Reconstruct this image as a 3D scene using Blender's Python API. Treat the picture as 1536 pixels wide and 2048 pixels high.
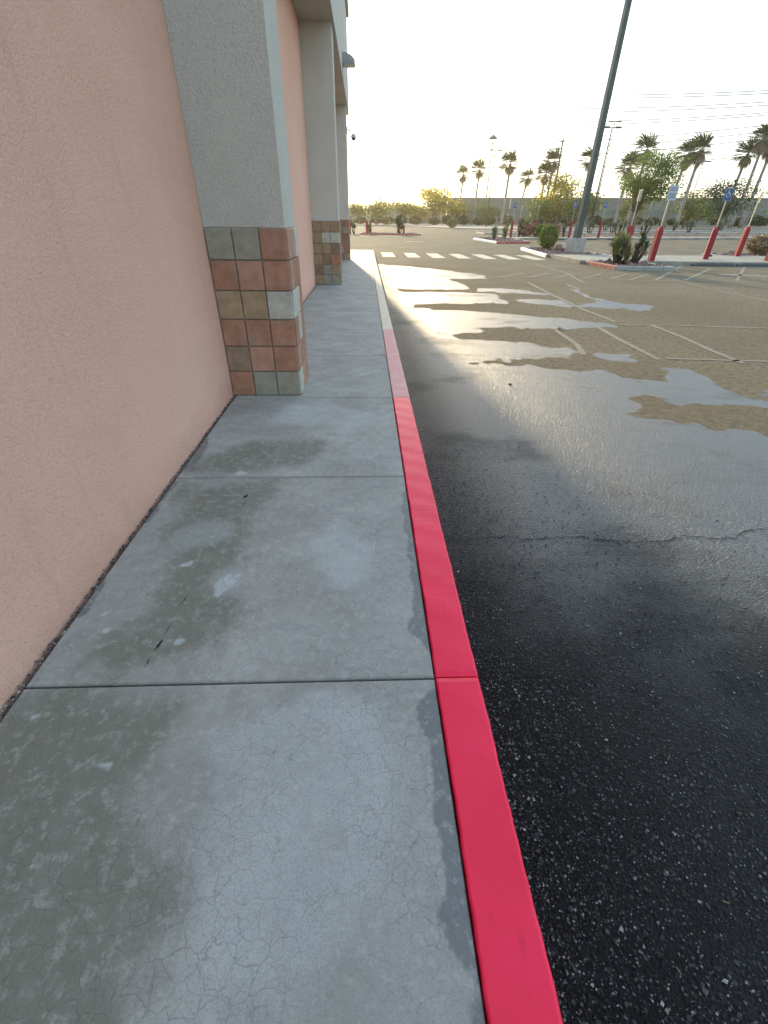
import bpy, math, random
import numpy as np
from mathutils import Vector, Matrix
for o in list(bpy.data.objects): bpy.data.objects.remove(o)
S = bpy.context.scene
COL = S.collection
R = math.radians
random.seed(7)

# ------------------------------------------------------------------ camera
PITCH, ROLL, YAW, FPX = 0.58959, 0.014359, 0.043021, 879.07
cd = bpy.data.cameras.new('camera'); cam = bpy.data.objects.new('camera', cd); COL.objects.link(cam)
_f = Vector((math.sin(YAW)*math.cos(PITCH), math.cos(YAW)*math.cos(PITCH), -math.sin(PITCH)))
_r = Vector((math.cos(YAW), -math.sin(YAW), 0)); _u = _r.cross(_f)
_r2 = math.cos(ROLL)*_r+math.sin(ROLL)*_u; _u2 = -math.sin(ROLL)*_r+math.cos(ROLL)*_u
cam.matrix_world = Matrix((( _r2.x,_u2.x,-_f.x,0),(_r2.y,_u2.y,-_f.y,0),(_r2.z,_u2.z,-_f.z,1.41),(0,0,0,1)))
cd.sensor_fit = 'VERTICAL'; cd.sensor_height = 36; cd.sensor_width = 27
cd.lens = FPX/2048*36; cd.clip_start = 0.05; cd.clip_end = 9000
S.camera = cam

# ------------------------------------------------------------------ sky, sun, exposure
SUN_AZ, SUN_EL = R(-7.2), R(11.5)          # azimuth measured from +Y towards +X
W = bpy.data.worlds.new('World'); S.world = W; W.use_nodes = True
nt = W.node_tree; nt.nodes.clear()
sky = nt.nodes.new('ShaderNodeTexSky'); sky.sky_type = 'NISHITA'; sky.sun_disc = False
sky.sun_elevation = SUN_EL; sky.sun_rotation = SUN_AZ
sky.altitude = 600; sky.air_density = 1.0; sky.dust_density = 0.6; sky.ozone_density = 2.0
bg = nt.nodes.new('ShaderNodeBackground'); bg.inputs[1].default_value = 0.15
wo = nt.nodes.new('ShaderNodeOutputWorld')
gam = nt.nodes.new('ShaderNodeGamma'); gam.inputs[1].default_value = 0.26      # hazy morning air evens the sky out, all round alike
hsv = nt.nodes.new('ShaderNodeHueSaturation'); hsv.inputs['Saturation'].default_value = 1.85; hsv.inputs['Value'].default_value = 2.6
nt.links.new(sky.outputs[0], gam.inputs[0]); nt.links.new(gam.outputs[0], hsv.inputs['Color']); nt.links.new(hsv.outputs[0], bg.inputs[0]); nt.links.new(bg.outputs[0], wo.inputs[0])
sdir = Vector((math.sin(SUN_AZ)*math.cos(SUN_EL), math.cos(SUN_AZ)*math.cos(SUN_EL), math.sin(SUN_EL)))
sl = bpy.data.lights.new('sun', 'SUN'); sl.energy = 2.5; sl.angle = R(1.8); sl.color = (1.0, 0.80, 0.50)
so = bpy.data.objects.new('sun', sl); COL.objects.link(so); so.rotation_euler = sdir.to_track_quat('Z', 'Y').to_euler()
S.view_settings.view_transform = 'Standard'; S.view_settings.look = 'None'
S.view_settings.gamma = 1; S.view_settings.use_curve_mapping = False
S.view_settings.exposure = 1.8
S.cycles.sample_clamp_indirect = 6

# ------------------------------------------------------------------ helpers
def tag(o, label=None, cat=None, group=None, kind=None):
    if label: o['label'] = label
    if cat: o['category'] = cat
    if group: o['group'] = group
    if kind: o['kind'] = kind
    return o
def empty(name, loc=(0,0,0), rz=0, label=None, cat=None, group=None, kind=None):
    o = bpy.data.objects.new(name, None); COL.objects.link(o); o.location = loc; o.rotation_euler = (0,0,rz)
    o.empty_display_size = .1
    return tag(o, label, cat, group, kind)
class MB:
    def __init__(s): s.v = []; s.f = []
    def add(s, vs, fs):
        b = len(s.v); s.v += [tuple(p) for p in vs]; s.f += [tuple(i+b for i in f) for f in fs]; return s
    def box(s, x0, x1, y0, y1, z0, z1):
        return s.add([(x0,y0,z0),(x1,y0,z0),(x1,y1,z0),(x0,y1,z0),(x0,y0,z1),(x1,y0,z1),(x1,y1,z1),(x0,y1,z1)],
                     [(0,3,2,1),(4,5,6,7),(0,1,5,4),(1,2,6,5),(2,3,7,6),(3,0,4,7)])
    def bbox(s, x0, x1, y0, y1, z0, z1, b):      # bevelled box
        vs = []; 
        for (x, y, z) in [(a,c,d) for a in (0,1) for c in (0,1) for d in (0,1)]:
            X = (x0,x1)[x]; Y = (y0,y1)[y]; Z = (z0,z1)[z]; sx = (1,-1)[x]*b; sy = (1,-1)[y]*b; sz = (1,-1)[z]*b
            vs += [(X, Y+sy, Z+sz), (X+sx, Y, Z+sz), (X+sx, Y+sy, Z)]
        I = lambda x,y,z,k: (x*4+y*2+z)*3+k
        fs = []
        for k,(p,q) in enumerate(((1,2),(0,2),(0,1))):
            for e in (0,1):
                c = []
                for (a,d) in ((0,0),(1,0),(1,1),(0,1)):
                    t = [0,0,0]; t[k] = e; t[p] = a; t[q] = d; c.append(I(*t,k))
                if (e == 0) != (k == 1): c.reverse()
                fs.append(tuple(c))
        for k in range(3):
            p,q = [i for i in range(3) if i != k]
            for a in (0,1):
                for d in (0,1):
                    t0=[0,0,0]; t0[p]=a; t0[q]=d; t1=list(t0); t1[k]=1
                    c = (I(*t0,p), I(*t1,p), I(*t1,q), I(*t0,q))
                    if (a^d) != (k == 1): c = c[::-1]
                    fs.append(c[::-1])
        for a in (0,1):
            for c in (0,1):
                for d in (0,1):
                    t = (I(a,c,d,0),I(a,c,d,1),I(a,c,d,2)); fs.append(t if (a+c+d)%2 else t[::-1])
        return s.add(vs, fs)
    def tube(s, pts, rad, n=8, cap=True, rot=0.):
        pts = [Vector(p) for p in pts]
        if not hasattr(rad, '__len__'): rad = [rad]*len(pts)
        b = len(s.v); up = None
        for i, p in enumerate(pts):
            d = (pts[min(i+1,len(pts)-1)]-pts[max(i-1,0)]).normalized()
            a = Vector((1,0,0)) if abs(d.x) < .9 else Vector((0,1,0))
            u = (a-d*a.dot(d)).normalized(); w = d.cross(u)
            for k in range(n):
                t = rot+2*math.pi*k/n; q = p+(u*math.cos(t)+w*math.sin(t))*rad[i]; s.v.append(tuple(q))
        for i in range(len(pts)-1):
            for k in range(n):
                a = b+i*n+k; c = b+i*n+(k+1)%n; s.f.append((a, c, c+n, a+n))
        if cap:
            s.f.append(tuple(b+k for k in range(n))[::-1]); s.f.append(tuple(b+(len(pts)-1)*n+k for k in range(n)))
        return s
    def lathe(s, prof, n=16, c=(0,0,0)):
        b = len(s.v)
        for (r,z) in prof:
            for k in range(n):
                t = 2*math.pi*k/n; s.v.append((c[0]+r*math.cos(t), c[1]+r*math.sin(t), c[2]+z))
        for i in range(len(prof)-1):
            for k in range(n):
                a = b+i*n+k; d = b+i*n+(k+1)%n; s.f.append((a,d,d+n,a+n))
        s.f.append(tuple(b+k for k in range(n))[::-1]); s.f.append(tuple(b+(len(prof)-1)*n+k for k in range(n)))
        return s
    def rock(s, c, r, sq=.7, rnd=random):
        g = []
        for k in range(6):
            d = [(1,0,0),(-1,0,0),(0,1,0),(0,-1,0),(0,0,1),(0,0,-1)][k]
            q = r*rnd.uniform(.65,1.25); g.append(Vector(d)*q+Vector((rnd.uniform(-.3,.3),rnd.uniform(-.3,.3),rnd.uniform(-.2,.2)))*r)
        return s.add([(c[0]+p.x, c[1]+p.y, c[2]+p.z*sq) for p in g],
                     [(0,2,4),(2,1,4),(1,3,4),(3,0,4),(2,0,5),(1,2,5),(3,1,5),(0,3,5)])
    def mesh(s, name, mat, smooth=False):
        m = bpy.data.meshes.new(name); m.from_pydata(s.v, [], s.f); m.update()
        if mat: m.materials.append(M[mat])
        if smooth: m.polygons.foreach_set('use_smooth', [True]*len(m.polygons))
        return m
    def build(s, name, mat, parent=None, smooth=False, **k):
        o = bpy.data.objects.new(name, s.mesh(name, mat, smooth)); COL.objects.link(o); o.parent = parent
        return tag(o, **k)
def inst(name, me, parent=None, loc=(0,0,0), rz=0., **k):
    o = bpy.data.objects.new(name, me); COL.objects.link(o); o.parent = parent; o.location = loc; o.rotation_euler = (0,0,rz)
    return tag(o, **k)
def lerp(a, b, t): return a+(b-a)*t
def gz(x, y):                                  # the lot rises slightly to the right, beyond the first aisle
    return -.15+.012*min(max(0., x-8.), 92.)*min(max(0., (y-22.)/18.), 1.)

# ------------------------------------------------------------------ materials
M = {}
class NT:
    def __init__(s, name):
        s.m = bpy.data.materials.new(name); s.m.use_nodes = True; s.t = s.m.node_tree; s.t.nodes.clear(); M[name] = s.m
        s.out = s.n('ShaderNodeOutputMaterial')
    def n(s, typ, ins=None, **kw):
        x = s.t.nodes.new(typ)
        for k, v in kw.items(): setattr(x, k, v)
        for k, v in (ins or {}).items(): s.set(x.inputs[k], v)
        return x
    def set(s, sock, v):
        if isinstance(v, bpy.types.NodeSocket): s.t.links.new(v, sock)
        else:
            if hasattr(sock.default_value, '__len__') and not hasattr(v, '__len__'): v = (v,v,v)
            if hasattr(sock.default_value, '__len__') and len(sock.default_value) == 4 and len(v) == 3: v = (*v, 1)
            sock.default_value = v
    def pos(s): return s.n('ShaderNodeNewGeometry').outputs['Position']
    def obj(s): return s.n('ShaderNodeTexCoord').outputs['Object']
    def mapp(s, vec, sc): return s.n('ShaderNodeMapping', {0: vec, 3: sc}).outputs[0]
    def noise(s, vec, scale, detail=4, rough=.55, dist=0.):
        return s.n('ShaderNodeTexNoise', {'Vector': vec, 'Scale': scale, 'Detail': detail, 'Roughness': rough, 'Distortion': dist}).outputs[0]
    def vor(s, vec, scale, feat='F1', out='Distance', rnd=1.):
        return s.n('ShaderNodeTexVoronoi', {'Vector': vec, 'Scale': scale, 'Randomness': rnd}, feature=feat).outputs[out]
    def math(s, op, a, b=0., c=0., clamp=False):
        return s.n('ShaderNodeMath', {0: a, 1: b, 2: c}, operation=op, use_clamp=clamp).outputs[0]
    def ramp(s, v, a, b, lo=0., hi=1.):
        return s.n('ShaderNodeMapRange', {0: v, 1: a, 2: b, 3: lo, 4: hi}, interpolation_type='SMOOTHSTEP').outputs[0]
    def mix(s, f, a, b, mode='MIX'):
        x = s.n('ShaderNodeMix', data_type='RGBA', blend_type=mode)
        s.set(x.inputs[0], f); s.set(x.inputs[6], a); s.set(x.inputs[7], b); return x.outputs[2]
    def attr(s, name): return s.n('ShaderNodeAttribute', attribute_name=name).outputs['Fac']
    def isl(s): return s.n('ShaderNodeNewGeometry').outputs['Random Per Island']
    def bump(s, h, strength=.5, dist=.01, nrm=None):
        x = s.n('ShaderNodeBump', {'Height': h, 'Strength': strength, 'Distance': dist})
        if nrm is not None: s.set(x.inputs['Normal'], nrm)
        return x.outputs[0]
    def bsdf(s, col, rough=.7, nrm=None, spec=.5, metal=0., **kw):
        b = s.n('ShaderNodeBsdfPrincipled'); s.set(b.inputs['Base Color'], col); s.set(b.inputs['Roughness'], rough)
        s.set(b.inputs['Specular IOR Level'], spec); s.set(b.inputs['Metallic'], metal)
        if nrm is not None: s.set(b.inputs['Normal'], nrm)
        for k, v in kw.items(): s.set(b.inputs[k.replace('_',' ')], v)
        s.t.links.new(b.outputs[0], s.out.inputs[0]); return b

def simple(name, col, rough=.7, var=.15, scale=8., bump=0., bscale=40., spec=.5, metal=0.):
    a = NT(name); p = a.obj(); n = a.noise(p, scale, 5)
    c = a.mix(a.ramp(n, .3, .7), tuple(v*(1-var) for v in col), tuple(min(1,v*(1+var)) for v in col))
    a.bsdf(c, rough, a.bump(a.noise(p, bscale, 4), bump, .01) if bump else None, spec, metal)

def mat_asphalt():
    a = NT('asphalt'); p = a.pos()
    wet0 = a.attr('wet')
    n1 = a.noise(p, 1.6, 6, .65); n2 = a.noise(a.mapp(p, (.5,2.2,1)), 3.5, 5, .6)
    wn = a.math('ADD', wet0, a.math('MULTIPLY', a.math('SUBTRACT', n1, .5), .55))
    wet = a.ramp(a.math('ADD', wn, a.math('MULTIPLY', a.math('SUBTRACT', n2, .5), .35)), .30, .68)
    damp = a.ramp(a.noise(a.mapp(p, (.8,1.5,1)), 1.1, 5, .6), .5, .68)      # places where the film has sunk in
    film = a.math('MULTIPLY', wet, a.math('SUBTRACT', 1., a.math('MULTIPLY', damp, .5)))
    vd = a.vor(p, 95.); vc = a.n('ShaderNodeTexVoronoi', {'Vector': p, 'Scale': 95.}).outputs['Color']
    sc = a.n('ShaderNodeSeparateColor', {0: vc}).outputs[0]
    v2 = a.n('ShaderNodeTexVoronoi', {'Vector': p, 'Scale': 58.}); s2 = a.n('ShaderNodeSeparateColor', {0: v2.outputs['Color']}).outputs[1]
    bigst = a.math('MULTIPLY', a.ramp(s2, .86, .97), a.math('SUBTRACT', 1., a.ramp(v2.outputs['Distance'], .25, .42)))
    light = a.math('MAXIMUM', a.math('MULTIPLY', a.ramp(sc, .80, .98), a.math('SUBTRACT', 1., a.ramp(vd, .3, .5))), bigst)
    big = a.noise(p, .35, 5, .6)
    dry = a.mix(a.ramp(big, .3, .7), (.235,.19,.125), (.305,.25,.17))
    dry = a.mix(a.ramp(a.noise(p, 14, 4), .35, .75), dry, (.165,.133,.088))
    dry = a.mix(a.math('MULTIPLY', light, .5), dry, (.30,.27,.22))
    dry = a.mix(a.math('MULTIPLY', a.ramp(vd, .45, .75), .5), dry, (.07,.062,.05))
    mid = a.ramp(sc, .45, .8)
    wc = a.mix(a.math('MULTIPLY', mid, .7), (.003,.0033,.004), (.014,.014,.0145))
    wc = a.mix(a.math('MULTIPLY', light, a.math('ADD', .12, a.math('MULTIPLY', s2, .45))), wc, (.12,.12,.115))
    gut = a.ramp(a.n('ShaderNodeSeparateXYZ', {0: p}).outputs[0], .5, 1.15)   # gutter strip: coarse stones, water drained away
    near = a.ramp(a.math('ADD', a.n('ShaderNodeSeparateXYZ', {0: p}).outputs[1], a.math('MULTIPLY', a.math('SUBTRACT', n1, .5), 1.6)), .95, 2.3)   # film of water lies beyond the crack
    film = a.math('MULTIPLY', film, a.math('MULTIPLY', a.math('ADD', .25, a.math('MULTIPLY', gut, .75)), a.math('ADD', .12, a.math('MULTIPLY', near, .88))))
    wc = a.mix(a.ramp(n1, .45, .75), wc, a.mix(.5, wc, (.016,.016,.017)))
    col = a.mix(wet, dry, wc)
    rough = a.math('SUBTRACT', a.math('SUBTRACT', .9, a.math('MULTIPLY', wet, .34)), a.math('MULTIPLY', film, .22))
    h = a.math('SUBTRACT', a.math('ADD', a.math('MULTIPLY', a.noise(p, 260., 3), .5), a.math('MULTIPLY', a.noise(p, 45., 4), .9)), a.math('MULTIPLY', vd, a.math('ADD', .5, sc)))
    b1 = a.bump(h, a.math('SUBTRACT', 1., a.math('MULTIPLY', film, .3)), .009)
    b2 = a.bump(a.noise(p, 9., 4), .22, .012, b1)
    a.bsdf(col, rough, b2, a.math('ADD', .04, a.math('ADD', a.math('MULTIPLY', wet, .08), a.math('MULTIPLY', film, 1.15))))
mat_asphalt()

def mat_slab():
    a = NT('slab_concrete'); p = a.pos()
    st = a.attr('stain'); dp = a.attr('damp'); pl = a.attr('pale')
    nA = a.noise(p, 2.2, 7, .62); nB = a.noise(p, 9., 6, .6); nC = a.noise(p, 55., 4, .6)
    j = a.math('ADD', a.math('MULTIPLY', a.math('SUBTRACT', nB, .5), 1.1), a.math('MULTIPLY', a.math('SUBTRACT', a.noise(p, 26., 5, .65), .5), .5))
    stm = a.ramp(a.math('ADD', st, a.math('ADD', j, a.math('MULTIPLY', a.math('SUBTRACT', nA, .5), 1.3))), .05, 1.15)
    dpm = a.ramp(a.math('ADD', dp, a.math('ADD', a.math('MULTIPLY', a.math('SUBTRACT', nB, .5), .5), a.math('MULTIPLY', a.math('SUBTRACT', nC, .5), .5))), .38, .66)
    plm = a.ramp(a.math('ADD', pl, a.math('ADD', j, a.math('MULTIPLY', a.math('SUBTRACT', nA, .5), 1.2))), .15, 1.1)
    c = a.mix(a.ramp(nA, .32, .68), (.275,.26,.228), (.385,.37,.332))
    c = a.mix(a.math('MULTIPLY', a.ramp(nB, .44, .72), .6), c, (.25,.245,.225))
    c = a.mix(a.math('MULTIPLY', stm, .92), c, (.155,.148,.105))
    c = a.mix(a.math('MULTIPLY', plm, .32), c, (.50,.53,.525))
    c = a.mix(a.math('MULTIPLY', a.ramp(a.math('ADD', a.attr('spot'), a.math('MULTIPLY', j, .5)), .3, .7), .65), c, (.50,.53,.525))
    c = a.mix(a.math('MULTIPLY', dpm, .8), c, (.105,.11,.112))
    c = a.mix(a.math('MULTIPLY', a.ramp(a.noise(p, 170., 5, .8), .42, .66), .5), c, (.17,.167,.15))
    c = a.mix(a.math('MULTIPLY', a.ramp(a.noise(p, 24., 6, .75), .5, .64), .38), c, (.43,.42,.38))
    c = a.mix(a.math('MULTIPLY', a.ramp(a.noise(a.mapp(p,(1,1,1)), 17., 6, .8), .56, .68), .4), c, (.16,.15,.12))
    # crazing
    d = a.noise(p, 5., 4); pv = a.n('ShaderNodeVectorMath', {0: p, 1: a.n('ShaderNodeVectorMath', {0: a.n('ShaderNodeTexNoise', {'Vector': p, 'Scale': 14., 'Detail': 4}).outputs['Color'], 'Scale': .055}, operation='SCALE').outputs[0]}, operation='ADD').outputs[0]
    e1 = a.vor(pv, 17., 'DISTANCE_TO_EDGE'); e2 = a.vor(pv, 31., 'DISTANCE_TO_EDGE')
    cr = a.math('MAXIMUM', a.math('SUBTRACT', 1., a.ramp(e1, .003, .022)), a.math('MULTIPLY', a.math('SUBTRACT', 1., a.ramp(e2, .006, .05)), .45))
    cm = a.math('MULTIPLY', cr, a.ramp(a.noise(p, 1.7, 3), .34, .56))
    c = a.mix(a.math('MULTIPLY', cm, .42), c, (.075,.077,.072))
    h = a.math('SUBTRACT', a.math('ADD', a.math('MULTIPLY', nC, .5), a.math('MULTIPLY', a.noise(a.mapp(p,(8,60,1)), 4., 3), .25)), a.math('MULTIPLY', cm, .5))
    ro = a.math('SUBTRACT', a.math('ADD', .62, a.math('MULTIPLY', nB, .2)), a.math('MULTIPLY', dpm, .22))
    a.bsdf(c, ro, a.bump(h, .3, .004), .5)
mat_slab()

def mat_stucco(name, c1, c2, scale, strength, dirt=(.3,.25,.2)):
    a = NT(name); p = a.pos()
    n = a.noise(p, .8, 5, .6); f = a.noise(p, scale, 5, .7)
    c = a.mix(a.ramp(n, .3, .7), c1, c2)
    c = a.mix(a.math('MULTIPLY', a.ramp(f, .5, .72), .5), c, tuple(v*.6 for v in c1))
    c = a.mix(a.math('MULTIPLY', a.ramp(f, .45, .25), .4), c, tuple(min(1,v*1.25) for v in c2))
    c = a.mix(a.math('MULTIPLY', a.ramp(a.noise(a.mapp(p,(1,6,.7)), 1.2, 5), .6, .85), .18), c, dirt)
    zc = a.n('ShaderNodeSeparateXYZ', {0: p}).outputs[2]
    splash = a.math('MULTIPLY', a.ramp(a.math('ADD', zc, a.math('MULTIPLY', a.math('SUBTRACT', a.noise(p, 3.5, 6, .7), .5), .5)), .22, -.02), .30)
    c = a.mix(splash, c, tuple(v*.62 for v in c1))
    c = a.mix(a.math('MULTIPLY', a.ramp(a.noise(a.mapp(p,(1,9,.9)), 1.6, 5, .6), .58, .72), .12), c, tuple(v*.6 for v in c1))
    c = a.mix(a.math('MULTIPLY', a.ramp(a.noise(p, 2.1, 5, .65), .52, .7), .16), c, tuple(min(1,v*1.12) for v in c2))
    h = a.math('ADD', f, a.math('MULTIPLY', a.noise(p, scale*2.7, 3), .4))
    a.bsdf(c, .92, a.bump(h, strength, .03), .25)
mat_stucco('stucco_pink', (.85,.475,.345), (.89,.53,.40), 92., .7)
mat_stucco('stucco_grey', (.58,.55,.475), (.63,.60,.525), 66., .8, (.3,.3,.27))

def mat_tile(name, col):
    a = NT(name); p = a.pos(); n = a.noise(p, 11, 6, .65); f = a.noise(p, 90, 4)
    rnd = a.n('ShaderNodeObjectInfo').outputs['Random']
    c = a.mix(a.ramp(n, .3, .72), tuple(v*.78 for v in col), tuple(min(1,v*1.15) for v in col))
    c = a.mix(a.math('MULTIPLY', rnd, .35), c, tuple(v*.7 for v in col))
    c = a.mix(a.math('MULTIPLY', a.ramp(a.noise(p, 7, 6, .7), .5, .72), .55), c, (.30,.27,.22))
    a.bsdf(c, .8, a.bump(a.math('ADD', f, n), .35, .004), .3)
mat_tile('tile_red', (.36,.18,.115)); mat_tile('tile_grey', (.30,.275,.215)); mat_tile('tile_tan', (.34,.24,.14))
mat_tile('tile_pale', (.48,.45,.38)); mat_tile('tile_brown', (.27,.175,.115)); mat_tile('tile_rose', (.42,.225,.15))
simple('mortar', (.24,.225,.195), .95, .2, 20, .4, 90)

def mat_paint_kerb():
    a = NT('red_kerb_paint'); p = a.pos(); n = a.noise(a.mapp(p,(1,1,1)), 3., 5); f = a.noise(p, 120, 3)
    c = a.mix(a.ramp(n, .3, .7), (.80,.012,.052), (.88,.018,.068))
    w = a.ramp(a.noise(p, 22, 6, .7), .66, .74)
    c = a.mix(a.math('MULTIPLY', w, .5), c, (.48,.004,.018))
    wob = a.noise(a.mapp(p,(2,5,2)), 2.2, 3)
    scuff = a.math('MULTIPLY', a.ramp(a.noise(a.mapp(p,(9,1.2,9)), 4., 6, .7), .62, .72), .35)
    c = a.mix(scuff, c, (.34,.03,.045))
    chip = a.ramp(a.noise(p, 38., 6, .75), .735, .76)
    c = a.mix(a.math('MULTIPLY', chip, .7), c, (.42,.30,.27))
    a.bsdf(c, a.math('ADD', .36, a.math('MULTIPLY', scuff, .6)), a.bump(a.math('ADD', a.math('MULTIPLY', wob, 1.), a.math('MULTIPLY', f, .14)), .32, .010), .32)
mat_paint_kerb()
def mat_worn(name, col, base, amt):
    a = NT(name); p = a.pos(); w = a.ramp(a.noise(p, 6, 7, .7), amt-.08, amt+.1)
    c = a.mix(w, col, base); a.bsdf(c, .75, a.bump(a.noise(p, 70, 4), .3, .006), .35)
mat_worn('kerb_faded_red', (.36,.075,.06), (.36,.27,.22), .55)
mat_worn('kerb_old_red', (.74,.36,.33), (.70,.47,.39), .55)
mat_worn('kerb_pale', (.74,.62,.46), (.66,.56,.42), .5)
mat_worn('kerb_white', (.72,.70,.66), (.36,.33,.29), .64)
mat_worn('kerb_grey', (.30,.29,.265), (.20,.19,.175), .55)
mat_worn('kerb_shaded', (.075,.075,.075), (.15,.14,.13), .62)
mat_worn('road_paint_white', (.50,.45,.34), (.29,.24,.165), .54)
mat_worn('road_paint_faded', (.245,.203,.138), (.205,.168,.112), .46)
mat_worn('bollard_red', (.25,.02,.024), (.19,.03,.03), .62)
mat_worn('concrete', (.36,.345,.31), (.27,.255,.23), .52)
simple('walk_concrete', (.25,.225,.175), .85, .2, 2, .2, 60)
simple('crack_dark', (.012,.012,.013), .9, .2)
simple('gravel_bed', (.19,.135,.105), .95, .35, 6, .8, 25)
simple('rock_red', (.22,.13,.11), .9, .35, 4, .3, 20)
simple('dirt', (.26,.20,.15), .95, .3, .3, .5, 4)
simple('post_metal', (.40,.37,.28), .5, .1, 8, 0, 40, .5, .2)
simple('lamp_green', (.030,.045,.042), .42, .2, 4)
simple('steel_grey', (.10,.10,.10), .5, .15, 4, 0, 40, .5, .3)
simple('bronze_metal', (.28,.27,.25), .5, .15, 6)
simple('camera_white', (.55,.55,.52), .5, .08, 6)
simple('glass_dark', (.03,.03,.035), .12, .1, 6)
simple('lens_frosted', (.5,.5,.46), .3, .1, 6)
simple('wood_pole', (.10,.08,.06), .9, .25, 3)
simple('wire', (.06,.06,.06), .6, .05)
simple('sign_blue', (.025,.075,.19), .4, .1, 8)
simple('sign_white', (.40,.43,.44), .45, .06, 8)
simple('sign_back', (.36,.36,.34), .5, .1, 8, 0, 40, .5, .4)
simple('sign_green', (.01,.20,.12), .4, .1, 3)
simple('wall_concrete', (.21,.195,.16), .9, .12, .3, .2, 2)
simple('wall_band', (.16,.18,.155), .9, .12, .3)
simple('mountain', (.30,.25,.22), 1., .2, .004)
simple('bark', (.16,.125,.095), .9, .3, 6, .6, 20)
simple('palm_bark', (.27,.225,.19), .9, .3, 3, .6, 14)
simple('thatch', (.32,.25,.17), .9, .3, 3)
simple('dead_wood', (.05,.04,.032), .9, .3, 8)
simple('bird_black', (.012,.012,.014), .4, .1)
def mat_leaf(name, c1, c2, trans=.45, rough=.6):
    a = NT(name); r = a.isl(); o = a.n('ShaderNodeObjectInfo').outputs['Random']
    c = a.mix(r, c1, c2); c = a.mix(a.math('MULTIPLY', o, .25), c, tuple(v*.6 for v in c1))
    b = a.n('ShaderNodeBsdfPrincipled', {'Base Color': c, 'Roughness': rough, 'Specular IOR Level': .3})
    t = a.n('ShaderNodeBsdfTranslucent', {'Color': c})
    m = a.n('ShaderNodeMixShader', {0: trans}); a.t.links.new(b.outputs[0], m.inputs[1]); a.t.links.new(t.outputs[0], m.inputs[2])
    a.t.links.new(m.outputs[0], a.out.inputs[0])
mat_leaf('leaf_green', (.09,.135,.03), (.17,.22,.05), .55); mat_leaf('leaf_dark', (.035,.06,.022), (.07,.10,.035))
mat_leaf('leaf_yellow', (.50,.38,.02), (.60,.47,.05), .6); mat_leaf('leaf_olive', (.13,.15,.04), (.22,.23,.07), .55)
mat_leaf('leaf_palm', (.055,.075,.028), (.12,.13,.05), .25); mat_leaf('leaf_yucca', (.10,.13,.05), (.24,.25,.10), .25)
mat_leaf('leaf_agave', (.07,.10,.055), (.14,.17,.09), .1); mat_leaf('leaf_dry', (.24,.17,.09), (.34,.25,.14), .3)
mat_leaf('leaf_redbush', (.16,.09,.06), (.27,.10,.09), .3)
def mat_pebble():
    a = NT('pebble'); r = a.isl()
    c = a.mix(a.ramp(r, .3, .9), (.010,.010,.011), (.11,.111,.11)); c = a.mix(a.ramp(r, .84, .97), c, (.27,.27,.25))
    a.bsdf(c, .45, None, .5)
mat_pebble()

# ------------------------------------------------------------------ ground: one sheet to the horizon, with a wetness attribute
WET = [[(0.79,20.22),(1.95,19.23),(3.98,16.65),(3.85,15.51),(2.55,15.4),(2.88,13.56),(2.72,12.91),(1.13,12.91),(0.55,13.97)],
 [(0.49,12.39),(1.89,12.47),(3.2,12.31),(3.29,11.06),(3.18,10.75),(1.98,10.63),(1.63,10.61),(0.42,10.38)],
 [(2.98,13.35),(4.03,13.1),(4.76,12.35),(4.56,11.98),(2.88,12.67)], [(3.49,11.34),(4.69,11.12),(4.62,10.29),(4.24,10.28),(3.42,10.99)],
 [(5.56,13.19),(5.78,13.21),(5.55,11.69),(5.95,10.7),(6.48,10.58),(6.09,9.96),(5.69,9.7),(5.55,10.13),(4.65,10.29),(4.74,10.64),(5.38,10.89),(5.43,12.03)],
 [(0.46,10.22),(2.42,9.52),(3.66,9.01),(4.17,8.64),(4.52,8.46),(4.38,8.2),(3.81,8.03),(3.3,7.89),(2.94,8.03),(1.86,8.07),(1.89,7.69),(1.41,7.54),(0.47,7.47)],
 [(0.52,7.52),(1.32,7.48),(1.73,7.04),(2.56,6.86),(3.1,6.61),(3.1,6.36),(2.96,6.18),(2.48,5.98),(2.11,6.04),(1.57,5.84),(0.48,5.79)],
 [(3.19,6.46),(3.71,6.15),(3.68,6.02),(3.28,5.93),(3.15,6.12)],
 [(0.3,5.86),(2.06,5.75),(2.47,5.4),(3.1,5.35),(3.17,5.09),(3.58,5.04),(3.86,5.58),(4.05,5.53),(3.99,5.0),(4.14,4.46),(4.11,4.3),(3.83,4.23),(3.41,4.34),(3.08,4.45),(2.79,4.42),(2.71,4.19),(2.53,4.02),(2.61,3.88),(2.93,3.79),(3.16,3.6),(3.54,3.49),(3.99,3.29),(4.6,3.1),(4.6,-2),(0.3,-2)],
 [(4.29,4.67),(4.93,4.63),(4.67,4.34),(4.29,4.44)],
 [(.3,20.5),(.7,20.5),(.85,13),(.9,10),(.95,5.5),(.3,5.5)]]
def inside(X, Y, poly):
    c = np.zeros(X.shape, bool); n = len(poly)
    for i in range(n):
        (x1,y1),(x2,y2) = poly[i], poly[(i+1)%n]
        if y1 == y2: continue
        c ^= ((y1 > Y) != (y2 > Y)) & (X < (x2-x1)*(Y-y1)/(y2-y1)+x1)
    return c
def warp(X, Y, amp):                            # uneven, natural outlines
    rg = np.random.RandomState(12); dx = np.zeros(X.shape); dy = np.zeros(X.shape)
    for k in range(14):
        f = (.55/amp)*1.33**(k*.8)*.22; a1, a2 = rg.uniform(0,6.28,2); w = 1/(1+.28*k)
        dx += w*np.sin(f*(X*math.cos(a1)+Y*math.sin(a1))*6.28+a2); a1, a2 = rg.uniform(0,6.28,2)
        dy += w*np.sin(f*(X*math.cos(a1)+Y*math.sin(a1))*6.28+a2)
    return X+dx*amp*.5, Y+dy*amp*.5
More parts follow.
